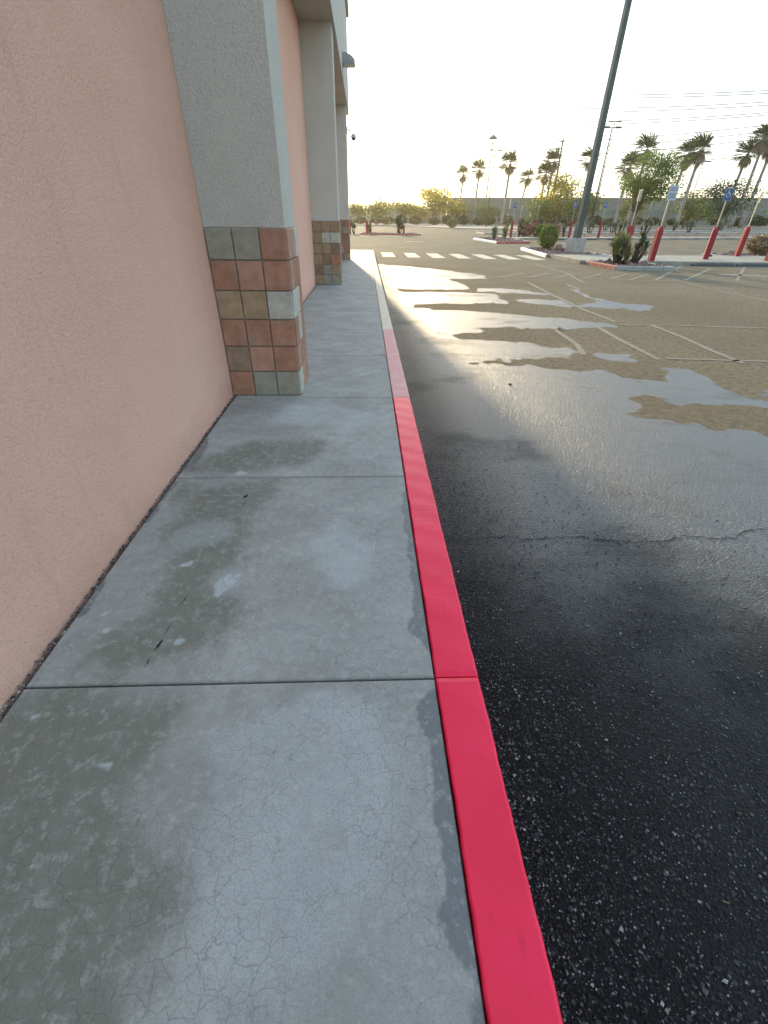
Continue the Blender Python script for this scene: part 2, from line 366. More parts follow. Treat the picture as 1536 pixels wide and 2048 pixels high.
def polymask(X, Y, polys, blur=1, amp=0.):
    if amp: X, Y = warp(X, Y, amp)
    a = np.zeros(X.shape)
    for p in polys: a = np.maximum(a, inside(X, Y, p))
    for _ in range(blur):
        q = np.pad(a, 1, mode='edge'); a = (q[:-2,1:-1]+q[2:,1:-1]+q[1:-1,:-2]+q[1:-1,2:]+2*q[1:-1,1:-1])/6
    return a
def cuts(*segs):
    r = []
    for a,b,n in segs: r += list(np.linspace(a,b,n,endpoint=False))
    return np.array(r+[segs[-1][1]])
gx = cuts((-4000,-400,5),(-400,-40,8),(-40,-4,10),(-4,.3,6),(.3,8,150),(8,30,44),(30,60,20),(60,100,10),(100,400,8),(400,4000,6))
gy = cuts((-400,-20,5),(-20,-1.5,8),(-1.5,6,148),(6,22,190),(22,50,46),(50,130,30),(130,400,12),(400,5000,8))
GX, GY = np.meshgrid(gx, gy)
GZ = -.15+.012*np.clip(GX-8,0,92)*np.clip((GY-22)/18,0,1)
wet = polymask(GX, GY, WET, 1, .10)
ny, nx = GX.shape
idx = np.arange(nx*ny).reshape(ny, nx)
F = np.stack([idx[:-1,:-1],idx[:-1,1:],idx[1:,1:],idx[1:,:-1]], -1).reshape(-1,4)
me = bpy.data.meshes.new('ground')
me.vertices.add(nx*ny); me.vertices.foreach_set('co', np.stack([GX,GY,GZ],-1).reshape(-1).astype(np.float32))
me.loops.add(F.size); me.loops.foreach_set('vertex_index', F.reshape(-1).astype(np.int32))
me.polygons.add(len(F)); me.polygons.foreach_set('loop_start', (np.arange(len(F))*4).astype(np.int32))
me.update(calc_edges=True); me.validate()
at = me.attributes.new('wet', 'FLOAT', 'POINT'); at.data.foreach_set('value', wet.reshape(-1).astype(np.float32))
me.materials.append(M['asphalt'])
ground = inst('parking_lot_ground', me, kind='structure', label='asphalt parking lot, black and wet near the red kerb, dry and tan beyond')

# asphalt crack across the lane, a jagged open seam
CR = [(0.42,2.01),(0.65,2.04),(0.81,2.06),(0.95,2.02),(1.07,2.04),(1.25,2.04),(1.39,2.01),(1.53,1.99),(1.74,1.99),(1.89,2.04),(2.05,2.01),(2.18,2.02),(2.29,2.08),(2.45,2.1),(2.75,2.14),(3.4,2.2)]
rn = random.Random(3); pts = []
for (x0,y0),(x1,y1) in zip(CR, CR[1:]):
    n = max(2, int((x1-x0)/.02))
    for k in range(n): pts.append((lerp(x0,x1,k/n), lerp(y0,y1,k/n)+rn.gauss(0,.005)))
m = MB(); vs = []
for x, y in pts:
    w = rn.uniform(.0012,.0055); vs += [(x,y-w,-.1465),(x,y+w,-.1465)]
m.add(vs, [(2*i,2*i+2,2*i+3,2*i+1) for i in range(len(pts)-1)])
m.build('asphalt_crack', 'crack_dark', ground)

# loose stones and bits lying on the asphalt by the kerb
rn = random.Random(5); m = MB()
for k in range(44000):
    y = rn.uniform(.0,3.6); x = .412+rn.random()**1.5*(2.6 if y > .6 else 1.9)
    if rn.random() > 1.25-y*.3-(x-.4)*.22: continue
    r = rn.uniform(.0013,.0036)*(1.9 if rn.random() < .09 else 1)
    m.rock((x, y, -.15+r*.3), r, .7, rn)
m.build('loose_grit', 'pebble', None, kind='stuff', label='loose grit and small stones on black asphalt beside the red kerb', cat='grit')
m = MB()
for k in range(26):
    x = .43+abs(rn.gauss(0,.7)); y = rn.uniform(.1,2.4); a = rn.uniform(0,6.3); l = rn.uniform(.003,.008); w = .0012
    c, s = math.cos(a), math.sin(a)
    m.add([(x-c*l-s*w,y-s*l+c*w,-.144),(x-c*l+s*w,y-s*l-c*w,-.144),(x+c*l+s*w,y+s*l-c*w,-.143),(x+c*l-s*w,y+s*l+c*w,-.143),(x-c*l,y-s*l,-.147),(x+c*l,y+s*l,-.147)],
          [(0,1,2,3),(1,0,4),(2,1,4,5),(3,2,5),(0,3,5,4)])
m.build('dry_leaf_litter', 'leaf_dry', None, kind='stuff', label='tiny straw bits scattered on the black asphalt by the kerb', cat='litter')

# ------------------------------------------------------------------ sidewalk slabs
Y0, SP = 1.0025, 1.524
SX0, SX1 = -1.236, .2385
base = MB().box(-1.262, .30, -3.6, 26.85, -.148, -.035).box(-8, -1.264, 22.0, 26.85, -.148, -.035)
sidewalk = base.build('sidewalk', 'crack_dark', None, kind='structure', label='grey concrete sidewalk between the pink wall and red kerb')
STAIN = [[(-1.12,1.0),(-0.8,1.01),(-0.65,0.96),(-0.64,0.79),(-0.69,0.72),(-0.69,0.58),(-0.59,0.54),(-0.52,0.49),(-0.53,0.42),(-0.56,0.36),(-0.58,0.31),(-0.55,0.19),(-.5,-.6),(-1.3,-.6),(-1.31,0.67),(-1.33,0.91)],
 [(-0.84,3.06),(-0.39,3.16),(-0.31,2.72),(-0.83,2.6),(-1.21,2.55),(-1.22,2.69)],
 [(-1.2,2.42),(-0.56,2.48),(-0.52,2.27),(-0.67,2.08),(-0.63,1.86),(-0.67,1.72),(-0.68,1.51),(-0.49,1.43),(-0.6,1.27),(-0.71,1.15),(-0.8,1.08),(-0.95,1.05),(-1.21,1.07),(-1.1,1.17),(-0.98,1.37),(-0.95,1.56),(-0.9,1.72),(-1.09,1.77),(-1.15,2.09)]]
DAMP = [[(0.25,0.97),(0.17,0.89),(0.16,0.81),(0.19,0.73),(0.19,0.63),(0.17,0.55),(0.18,0.49),(0.19,0.38),(0.16,0.33),(0.19,0.27),(0.21,0.24),(0.2,0.16),(.2,-.3),(.26,-.3),(0.26,0.86)],
 [(0.26,1.06),(0.21,1.13),(0.18,1.25),(0.19,1.36),(0.19,1.53),(0.2,1.66),(0.20,1.85),(.215,2.4),(.26,2.5)], [(-1.25,2.6),(-1.15,2.6),(-1.18,3.1),(-1.25,3.2)], [(-1.25,2.0),(-1.2,2.0),(-1.21,2.4),(-1.25,2.5)], [(-1.25,1.3),(-1.2,1.35),(-1.22,1.6),(-1.25,1.6)],
 [(-.105,.5),(-.10,.525),(-.085,.525),(-.08,.5),(-.09,.485)]]
def ell(x, y, a, b): return [(x+a*math.cos(t), y+b*math.sin(t)) for t in np.linspace(0,6.28,11)[:-1]]
PALE = [ell(-.88,1.9,.13,.11),ell(-.67,1.51,.05,.1),ell(-.62,1.57,.03,.05)]
SPOT = [ell(-1.165,1.15,.016,.015),ell(-1.13,1.35,.02,.018),ell(-.49,1.32,.025,.022),ell(-.75,1.2,.02,.02),ell(-1.07,1.26,.025,.025),ell(-.62,1.57,.02,.04),ell(-.67,1.51,.03,.08),ell(-.84,2.58,.035,.03),ell(-.89,1.66,.02,.02),
 ell(-1.135,.89,.018,.016),ell(-.81,.72,.012,.012),ell(-.885,.462,.013,.012),ell(-.78,.31,.013,.012),ell(-.81,.87,.012,.01),ell(-.74,.555,.012,.01),ell(-1.13,.74,.02,.014),
]
PALE += [ell(-.2,.6,.3,.35), ell(-.12,1.75,.2,.3), ell(-.35,3.6,.45,.3)]
def slab_grid(x0, x1, y0, y1, n):
    xs = np.concatenate([[x0,x0,x0+.003], np.linspace(x0+.008,x1-.008,n), [x1-.003,x1,x1]]); ys = np.concatenate([[y0,y0,y0+.003], np.linspace(y0+.008,y1-.008,n), [y1-.003,y1,y1]])
    X, Y = np.meshgrid(xs, ys); ix = np.arange(n+6); dz = np.zeros(n+6); dz[[0,-1]] = -.1; dz[[1,-2]] = -.008; dz[[2,-3]] = -.003
    Z = np.minimum(dz[None,:], dz[:,None])
    i = np.arange((n+6)**2).reshape(n+6,n+6)
    m = MB(); m.add(list(zip(X.ravel().tolist(), Y.ravel().tolist(), Z.ravel().tolist())), np.stack([i[:-1,:-1],i[:-1,1:],i[1:,1:],i[1:,:-1]],-1).reshape(-1,4).tolist())
    return m, X, Y
for k in range(-3, 17):
    ya, yb = Y0+k*SP+.004, min(Y0+(k+1)*SP-.004, 26.84)
    near = -1 <= k <= 2
    m, X, Y = slab_grid(SX0, SX1, ya, yb, 90 if near else 2)
    o = m.build('slab', 'slab_concrete', sidewalk)
    if near:
        for nm, P, b, wa in (('stain',STAIN,30,.07),('damp',DAMP,4,.018),('pale',PALE,10,.08),('spot',SPOT,1,.012)):
            a = o.data.attributes.new(nm, 'FLOAT', 'POINT'); a.data.foreach_set('value', polymask(X,Y,P,b,wa).reshape(-1).astype(np.float32))
for k in range(14, 17):
    for c in range(4):
        ya, yb = Y0+k*SP+.004+(.02 if k==14 else 0), min(Y0+(k+1)*SP-.004, 26.84); xb = -1.266-1.5*c
        m, X, Y = slab_grid(xb-1.49, xb-.006, ya, yb, 2); m.build('slab', 'slab_concrete', sidewalk)
# debris along the foot of the wall, and small open flaws in the second slab
rn = random.Random(11); m = MB()
for k in range(900):
    y = rn.uniform(.2, 5)**1.0; m.rock((rn.uniform(-1.262,-1.232), y, rn.uniform(-.014,.001)), rn.uniform(.003,.008), .6, rn)
m.build('wall_foot_debris', 'pebble', None, kind='stuff', label='dark crumbled debris in the gap between pink wall and sidewalk', cat='debris')
m = MB()
for (x,y,l,w) in ((-.83,1.18,.028,.006),(-.825,1.26,.035,.0012),(-.84,1.10,.03,.002),(-.74,2.29,.02,.012),(-.815,1.42,.04,.002),(-.735,2.2,.06,.0015)):
    n = 9; vs = []
    for i in range(n):
        t = i/(n-1); ww = w*math.sin(math.pi*(.05+.9*t))*rn.uniform(.6,1.2); xx = x+rn.gauss(0,.002)-(.5-t)*.012; yy = y-l+2*l*t
        vs += [(xx-ww,yy,.0016),(xx+ww,yy,.0016)]
    m.add(vs, [(2*i,2*i+1,2*i+3,2*i+2) for i in range(n-1)])
m.build('slab_flaw', 'crack_dark', sidewalk)

# ------------------------------------------------------------------ red kerb, in segments of two slabs
kerb = empty('kerb', (.32,0,0), kind='structure', label='fresh red painted kerb along the sidewalk')
KP = [(.2435,-.10),(.2435,-.002),(.2455,.003),(.25,.005),(.30,.0055),(.36,.0055),(.392,.005),(.400,.001),(.4035,-.008),(.408,-.15)]
rn = random.Random(21)
def wob(y, s): return .0009*math.sin(y*9+s*2.1)+.0006*math.sin(y*23+s)+.0007*math.sin(y*71+s*3)
for k in range(-1, 9):
    ya, yb = Y0+(2*k-0)*SP+.003, min(Y0+(2*k+2)*SP-.003, 26.7)
    n = int((yb-ya)/(.02 if k < 2 else .1)); m = MB(); vs = []
    for i in range(n+1):
        y = lerp(ya, yb, i/n); e = .006 if i in (0,n) else 0.
        for j,(x,z) in enumerate(KP): vs.append((x-.32+(wob(y,1) if j < 4 else wob(y+3,2) if j > 5 else 0), y, z-e*(1 if j not in(0,9) else 0)+.0008*math.sin(y*31+j)))
    q = len(KP); m.add(vs, [(i*q+j,i*q+j+1,(i+1)*q+j+1,(i+1)*q+j)[::-1] for i in range(n) for j in range(q-1)]+[tuple(range(q))[::-1], tuple(n*q+j for j in range(q))])
    m.build('kerb_segment', 'red_kerb_paint' if k < 1 else 'kerb_old_red' if k < 2 else 'kerb_pale', kerb, False)
# end corner of the kerb, turning left past the building
m = MB(); vs = []; q = 5; cx, cy = -.35, 26.7
for i in range(9):
    t = math.pi/2*i/8
    for (r,z) in ((.59,-.15),(.59,.005),(.65,.0055),(.745,.003),(.757,-.15)): vs.append((cx+r*math.cos(t)*1.0-.32, cy+r*math.sin(t)*.5, z))
for x in (-3,-8):
    for (r,z) in ((.59,-.15),(.59,.005),(.65,.0055),(.745,.003),(.757,-.15)): vs.append((x-.32, cy+r*.5, z))
m.add(vs, [(i*q+j,i*q+j+1,(i+1)*q+j+1,(i+1)*q+j) for i in range(10) for j in range(q-1)])
m.build('kerb_segment', 'kerb_grey', kerb)

# ------------------------------------------------------------------ the store building
bld = empty('store_building', (-1.265,4,-.15), label='pink stucco store building with grey tile-footed pillars along the sidewalk', cat='building')
def P(m, name, mat, parent=bld, off=(1.265,-4,.15), **k):
    m.v = [(v[0]+off[0], v[1]+off[1], v[2]+off[2]) for v in m.v]; return m.build(name, mat, parent, **k)
m = MB().box(-14, -1.265, -7, 21.7, -.15, 6.9); P(m, 'wall', 'stucco_pink')
m = MB().box(-14.2, -.58, 4.05, 21.9, 4.58, 7.1) ; m.v = [(max(v[0],-1.9) if v[0] < -5 else v[0], v[1], v[2]) for v in m.v]
P(m, 'fascia', 'stucco_grey')
m = MB().box(-14.1, -.5, 3.97, 21.98, 7.103, 7.3); P(m, 'parapet_cap', 'stucco_grey')
m = MB().box(-14.1, -1.2, -7.1, 3.967, 6.903, 7.1); P(m, 'parapet_cap', 'stucco_grey')
C = {'R':'tile_red','G':'tile_grey','T':'tile_tan','L':'tile_pale','B':'tile_brown','P':'tile_rose'}
PIL = [(4.12, ['GGR','RPR','TTL','RRR','BPR','RGG'], ['PPL','PRR','LLR','RLR','PRR','LPR']),
       (12.42,['TTT','TLL','TTB','TBR','BGT','TGG'], ['RGR','LRT','RRL','RTR','GRR','RLR']),
       (20.1, ['RBR','GTG','RRB','BRR','TGR','RRG'], ['RLR','RRL','LRR','RPR','PRR','LRR'])]
TW, TH, XF, NT_ = .2165, .2225, -.628, 6
tile_cache = {}
def tile_mesh(w, h, mat):
    k = (round(w,4), round(h,4), mat)
    if k not in tile_cache: tile_cache[k] = MB().bbox(-w/2,w/2,-.012,.012,-h/2,h/2,.005).mesh('tile', mat)
    return tile_cache[k]
rn = random.Random(4)
for (yp, front, side) in PIL:
    dep = .60; top = TH*NT_
    pil = MB().box(-1.263, XF-.006, yp+.006, yp+dep-.006, top+.001, 4.578); pil = P(pil, 'pillar', 'stucco_grey')
    core = MB().box(-1.263, XF-.009, yp+.009, yp+dep-.009, -.14, top); 
    core = P(core, 'pillar_core', 'mortar', pil)
    for r in range(6):
        z = top-TH*(r+.5)
        for c in range(3):
            xa = -1.262+c*(XF+1.262)/3; w = (XF+1.262)/3
            o = inst('tile', tile_mesh(w-.009, TH-.009, C[front[r][c]]), pil, (xa+w/2+1.265, yp+.002+rn.uniform(-.002,.0005)-4, z+.15)); 
        for c in range(3):
            w = (dep-.012)/3
            o = inst('tile', tile_mesh(w-.009, TH-.009, C[side[r][c]]), pil, (XF-.002+rn.uniform(-.0005,.002)+1.265, yp+.014+w*(c+.5)-4, z+.15), math.pi/2)

# wall light on the fascia and a security camera on the far pillar
wl = empty('wall_light', (-.58,16.6,4.92), label='bronze quarter-round wall light on the grey fascia', cat='wall light')
prof = [(0,.12),(.10,.115),(.22,.075),(.31,.01),(.34,-.03),(.34,-.10),(0,-.10)]
m = MB(); n = len(prof); m.add([(x,-.2,z) for x,z in prof]+[(x,.2,z) for x,z in prof], [tuple(range(n)),tuple(range(2*n-1,n-1,-1))]+[((i+1)%n,i,n+i,n+(i+1)%n) for i in range(n)])
m.build('housing', 'bronze_metal', wl); MB().box(.03,.31,-.19,.19,-.108,-.1005).build('lens', 'lens_frosted', wl)
MB().box(-.0005,.012,-.12,.12,-.18,.18).build('back_plate', 'bronze_metal', wl)
sc = empty('security_camera', (XF-.005,20.35,3.95), label='small security camera on a bent arm on the farthest pillar', cat='security camera')
MB().box(0,.03,-.06,.06,-.10,.10).build('mount', 'camera_white', sc)
MB().tube([(.02,0,.03),(.12,0,.0),(.22,0,-.04),(.24,0,-.10)], .022, 8).build('arm', 'camera_white', sc, True)
d = MB().lathe([(.03,.0),(.085,-.02),(.095,-.09),(.09,-.12)], 14, (.24,0,-.08)).build('housing', 'camera_white', sc, True)
MB().lathe([(.082,-.12),(.075,-.155),(.045,-.185),(.012,-.197)], 14, (.24,0,-.08)).build('dome', 'glass_dark', sc, True)

# ------------------------------------------------------------------ road markings
cw = empty('crosswalk', (5,25.9,-.15), kind='structure', label='crosswalk of white bars across the aisle')
xs = [.82,2.02,3.2,4.4,5.6,6.75,7.9]
for k, x in enumerate(xs):
    y0 = lerp(24.35,23.5,k/6); y1 = lerp(27.6,26.6,k/6); w = .62
    n = 8; m = MB(); vs = []
    for i in range(n+1):
        y = lerp(y0,y1,i/n); vs += [(x-5+rn.uniform(-.012,.012), y-25.9, .005),(x+w-5+rn.uniform(-.012,.012), y-25.9, .005)]
    m.add(vs, [(2*i,2*i+1,2*i+3,2*i+2) for i in range(n)]); m.build('crosswalk_bar', 'road_paint_white', cw)
def strip(pts, w, name='painted_line', mat='road_paint_faded', parent=None, h=.005):
    P2 = []
    for (a,b) in zip(pts, pts[1:]):
        L = math.hypot(b[0]-a[0], b[1]-a[1]); n = max(1, int(L/.4))
        for k in range(n): P2.append((lerp(a[0],b[0],k/n), lerp(a[1],b[1],k/n)))
    P2.append(pts[-1]); vs = []
    for i, p in enumerate(P2):
        a, b = P2[max(i-1,0)], P2[min(i+1,len(P2)-1)]; d = Vector((b[0]-a[0], b[1]-a[1])).normalized(); ww = w*rn.uniform(.75,1.15)/2
        for s in (-1,1): 
            x, y = p[0]-s*d.y*ww, p[1]+s*d.x*ww; vs.append((x, y, gz(x,y)+h))
    return MB().add(vs, [(2*i,2*i+1,2*i+3,2*i+2)[::-1] for i in range(len(P2)-1)]).build(name, mat, parent)
mk = empty('pavement_markings', (6,14,-.15), kind='structure', label='faded tan lines painted and sealed across the dry asphalt')
mk.location = (0,0,0)
LINES = [[(4.42,14.98),(4.84,14.58),(4.68,12.07),(4.58,9.92),(4.63,8.62)],[(4.08,8.13),(4.0,7.19),(3.99,6.53),(3.96,5.98)],[(5.16,8.31),(5.14,7.34),(5.05,6.54),(5.02,5.8)],
 [(4.58,8.37),(5.59,8.32),(6.47,8.19),(9.14,7.96)],[(10.06,15.9),(9.72,13.53),(9.71,11.34),(9.7,8)],[(7.15,21.06),(7.14,17.54),(6.59,14.71)],[(5.87,14.24),(5.82,13.11)],
 [(2.21,17.07),(4.38,16.08),(6.11,16.07),(8.22,15.61),(9.23,15.36),(15,15.5)],[(7.19,13.93),(8.32,13.74),(9.45,13.52)],[(3.22,7.82),(3.18,6.83),(3.03,6.22)],[(4.1,6.05),(5.0,5.95),(7.5,5.7)]]
for k, L in enumerate(LINES): strip(L, .09 if k not in (3,10) else .07, parent=mk)
for L in [[(4.41,16.18),(5.59,17.39)],[(5.28,16.0),(6.49,17.47)],[(6.06,15.92),(7.35,17.26)],[(6.99,15.8),(8.33,17.35)],[(7.82,15.67),(9.32,17.44)],[(8.49,15.63),(10.19,17.52)],[(9.25,15.5),(13.82,21.43)],[(10.27,15.58),(14.03,19.88)],
          [(12,15.6),(16.2,20.9)],[(14.2,15.7),(18.4,21)],[(16.4,15.8),(20.6,21.2)]]: strip(L, .1, parent=mk)
strip([(12.8,17.6),(13.7,17.4),(14.3,16.9),(17,16.6)], .5, parent=mk)
for x in range(14, 40, 3): strip([(x,28),(x+1.2,34)], .12, 'parking_line', 'road_paint_faded', mk)
for x in range(15, 40, 3): strip([(x,37.5),(x+.6,44.5)], .12, 'parking_line', 'road_paint_faded', mk)
strip([(3.1,41),(4.6,40.9)], .5, 'painted_line', 'road_paint_white', mk)
for L in [[(-1,30),(14,29.4)],[(-1,34.5),(12,33.6)],[(0,37),(9,36.5)],[(1,48),(4.0,49.5),(4.4,46)],[(2,52),(30,50)]]: strip(L, .14, parent=mk)

# ------------------------------------------------------------------ kerbed islands and walkways
def prism(poly, h0, h1, inner=None):      # a polygon standing on the lot; top follows the slope
    m = MB(); n = len(poly)
    m.add([(x,y,gz(x,y)+h0) for x,y in poly]+[(x,y,gz(x,y)+h1) for x,y in poly], [tuple(range(n,2*n))]+[(i,(i+1)%n,n+(i+1)%n,n+i) for i in range(n)])
    return m
def inset(poly, d):
    n = len(poly); out = []
    for i in range(n):
        a, b, c = Vector(poly[i-1]), Vector(poly[i]), Vector(poly[(i+1)%n]); e1 = (b-a).normalized(); e2 = (c-b).normalized()
        n1 = Vector((-e1.y,e1.x)); n2 = Vector((-e2.y,e2.x)); k = n1+n2; out.append(tuple(b+k*(d/max(.3,(1+n1.dot(n2))))))
    return out
def island(name, poly, mats, label, bed='gravel_bed', h=.15, kw=.16, rocks=0, seed=0, bedh=.11):
    inn = inset(poly, kw)
    o = prism(inset(poly, kw*.5), -.05, bedh).build(name, bed, None, kind='structure', label=label)
    n = len(poly); cache = {}
    for i in range(n):
        mt = mats[i % len(mats)]
        if mt is None: continue
        a, b, c, d = poly[i], poly[(i+1)%n], inn[(i+1)%n], inn[i]
        L = math.dist(a,b); k = max(1, round(L/2.6))
        for j in range(k):
            t0, t1 = j/k+.003, (j+1)/k-.003; f = lambda p,q,t: (lerp(p[0],q[0],t), lerp(p[1],q[1],t))
            pa, pb, pc, pd = f(a,b,t0), f(a,b,t1), f(d,c,t1), f(d,c,t0)
            m = MB(); e = .03; g = lambda p,q: (lerp(p[0],q[0],e/kw), lerp(p[1],q[1],e/kw))
            rings = [[(*pa,-.05),(*pb,-.05),(*pc,-.05),(*pd,-.05)],[(*pa,h-.03),(*pb,h-.03),(*pc,h-.01),(*pd,h-.01)],[(*g(pa,pd),h),(*g(pb,pc),h),(*g(pc,pb),h),(*g(pd,pa),h)]]
            vs = [(x,y,gz(x,y)+z) for r in rings for (x,y,z) in r]
            fs = [(r*4+s,r*4+(s+1)%4,r*4+4+(s+1)%4,r*4+4+s) for r in range(2) for s in range(4)]+[(8,9,10,11)]
            m.add(vs, fs).build('kerb_stone', mt, o)
    if rocks:
        rr = random.Random(seed); m = MB(); xs_ = [p[0] for p in inn]; ys_ = [p[1] for p in inn]; c = 0
        while c < rocks:
            x, y = rr.uniform(min(xs_),max(xs_)), rr.uniform(min(ys_),max(ys_))
            if not inside(np.array([x]), np.array([y]), inn)[0]: continue
            r = rr.uniform(.03,.085)*(2.2 if rr.random() < .04 else 1); m.rock((x,y,gz(x,y)+bedh+r*.3), r, .75, rr); c += 1
        m.build('mulch_stones', 'rock_red', o, kind='stuff')
    return o
# polygons counter-clockwise
island('planter_island', [(9.5,18.75),(11.75,18.6),(11.75,21.36),(9.4,21.36)], ['kerb_grey','kerb_grey',None,'kerb_faded_red'], 'gravel planter island with faded red kerb and yucca', rocks=420, seed=1)
island('planter_island', [(9.0,25.15),(12.3,25.15),(12.3,31.2),(11.4,31.9),(10.2,31.9),(9.55,31.3)], [None,'kerb_grey','kerb_grey','kerb_grey','kerb_white','kerb_white'], 'planter island with white kerb and the tall lamp base', rocks=420, seed=2)
island('planter_island', [(9.95,38.9),(12.6,39.1),(13.2,45.5),(13.0,47.6),(10.4,47.4),(9.65,46.2)], ['kerb_faded_red','kerb_grey','kerb_grey','kerb_grey','kerb_white','kerb_white'], 'planter island with red and white kerb in the middle distance', rocks=350, seed=3)
island('planter_island', [(-.6,57),(6.1,57),(6.1,60),(-.6,60)], ['kerb_faded_red','kerb_grey','kerb_grey','kerb_faded_red'], 'distant low planter island with red kerb near the building corner', rocks=200, seed=4)
def walk(name, x0, x1, y0, y1, mat, label, n=12, h=.15):
    m = MB(); vs = []
    for i in range(n+1):
        x = lerp(x0,x1,i/n)
        for (y,z) in ((y0,-.05),(y0,h-.02),(y0+.03,h),(y1-.03,h),(y1,h-.02),(y1,-.05)): vs.append((x,y,gz(x,y)+z))
    m.add(vs, [(i*6+j,i*6+6+j,i*6+7+j,i*6+1+j) for i in range(n) for j in range(5)]+[tuple(range(6)),tuple(n*6+j for j in range(6))[::-1]])
    return m.build(name, mat, None, kind='structure', label=label)
walk('walkway', 9.2, 30, 21.4, 25.11, 'walk_concrete', 'raised concrete walkway where the nearest red sign bollards stand')
walk('walkway', 13.25, 36, 45.6, 47.9, 'walk_concrete', 'second raised walkway farther back with blue signs')
island('planting_strip', [(18.2,25.3),(30,25.3),(30,27.0),(18.2,27.0)], ['kerb_grey'], 'gravel strip behind the near walkway', rocks=350, seed=6)
island('planting_strip', [(13.4,48.1),(40,48.1),(40,52),(13.4,52)], ['kerb_faded_red','kerb_grey','kerb_faded_red','kerb_grey'], 'red gravel planting strip behind the second walkway', rocks=300, seed=7)
island('planting_strip', [(14,61),(50,61),(50,66),(14,66)], ['kerb_grey'], 'gravel planting strip in the third row', rocks=200, seed=8)
island('planting_strip', [(22,72),(70,70),(70,76),(22,78)], ['kerb_grey'], 'far red gravel planting strip before the trees', rocks=100, seed=9)
island('planting_bed', [(-60,128),(5,126),(13,101),(19,88),(60,84),(150,90),(150,150),(20,190),(-60,200)], ['kerb_grey','kerb_grey','kerb_grey','kerb_grey','kerb_grey',None,None,None,None], 'bare earth bed along the far walls', bed='dirt', bedh=.12)

# wheel stops
ws = MB(); n = 9; vs = []
for i in range(n):
    x = lerp(-.92,.92,i/(n-1)); e = .03 if i in (0,n-1) else 0
    for (y,z) in ((-.09,-.01),(-.08,.09-e),(-.05,.13-e),(.05,.13-e),(.08,.09-e),(.09,-.01)): vs.append((x,y,z))
ws.add(vs, [(i*6+j,i*6+6+j,i*6+7+j,i*6+1+j) for i in range(n-1) for j in range(5)]+[tuple(range(6)),tuple((n-1)*6+j for j in range(6))[::-1]])
wsm = ws.mesh('wheel_stop', 'kerb_shaded')  # concrete stops; the shade on their near faces is put into the dark colour
for (x,y,l) in ((14.9,21.1,'shade-darkened concrete wheel stop in front of the blue-sign bollard, left end of the near row'),(16.9,21.1,'shade-darkened concrete wheel stop in the near row, second from the left'),(18.9,21.1,'shade-darkened concrete wheel stop at the right edge of the near row'),
                (16.6,45.2,'distant dark wheel stop beside the tall lamp post'),(19.6,45.2,'distant dark wheel stop in the middle of the second row'),(22.4,45.2,'distant dark wheel stop at the right of the second row')):
    inst('wheel_stop', wsm, None, (x,y,gz(x,y)), 0, label=l, cat='wheel stop', group='wheel stops in front of the walkways')

# ------------------------------------------------------------------ red sleeve bollards with signs
def sym_mesh():
    m = MB()
    def ring(cx, cz, r0, r1, a0, a1, n=14, y=-.004):
        vs = []
        for i in range(n+1):
            t = lerp(a0,a1,i/n); vs += [(cx+r0*math.cos(t),y,cz+r0*math.sin(t)),(cx+r1*math.cos(t),y,cz+r1*math.sin(t))]
        m.add(vs, [(2*i,2*i+1,2*i+3,2*i+2) for i in range(n)])
    def bar(a, b, w, y=-.004):
        d = (Vector(b)-Vector(a)).normalized(); q = Vector((-d.y,d.x))*w/2
        m.add([(a[0]+q.x,y,a[1]+q.y),(a[0]-q.x,y,a[1]-q.y),(b[0]-q.x,y,b[1]-q.y),(b[0]+q.x,y,b[1]+q.y)], [(0,1,2,3)])
    ring(-.02,.115,0,.024,0,2*math.pi); bar((-.02,.09),(-.015,.0),.026); bar((-.018,.05),(.05,.05),.018); bar((-.015,.01),(.05,.01),.022)
    bar((.05,.015),(.085,-.075),.022); ring(-.015,-.04,.055,.075,R(100),R(345))
    return m
blue_plate = MB().bbox(-.15,.15,-.002,.002,-.225,.225,.001).mesh('sign_plate', 'sign_blue')
m = MB()
for (a,b,c,d) in ((-.145,.145,.21,.22),(-.145,.145,-.22,-.21),(-.145,-.135,-.21,.21),(.135,.145,-.21,.21)): m.add([(a,-.0035,c),(b,-.0035,c),(b,-.0035,d),(a,-.0035,d)],[(0,1,2,3)])
border_m = m.mesh('border', 'sign_white'); symbol_m = sym_mesh().mesh('wheelchair_symbol', 'sign_white')
white_plate = MB().bbox(-.19,.19,-.002,.002,-.25,.25,.001).mesh('sign_plate', 'sign_white')
rr = random.Random(2); lines_m = []
for zr in (.16,.09,-.04,-.10,-.16):
    m = MB()
    x = -.14
    while x < .12:
        w = rr.uniform(.018,.04); m.add([(x,-.0035,zr-.02),(x+w,-.0035,zr-.02),(x+w,-.0035,zr+.02),(x,-.0035,zr+.02)],[(0,1,2,3)]); x += w+.014
    lines_m.append(m.mesh('printed_line', 'sign_blue'))

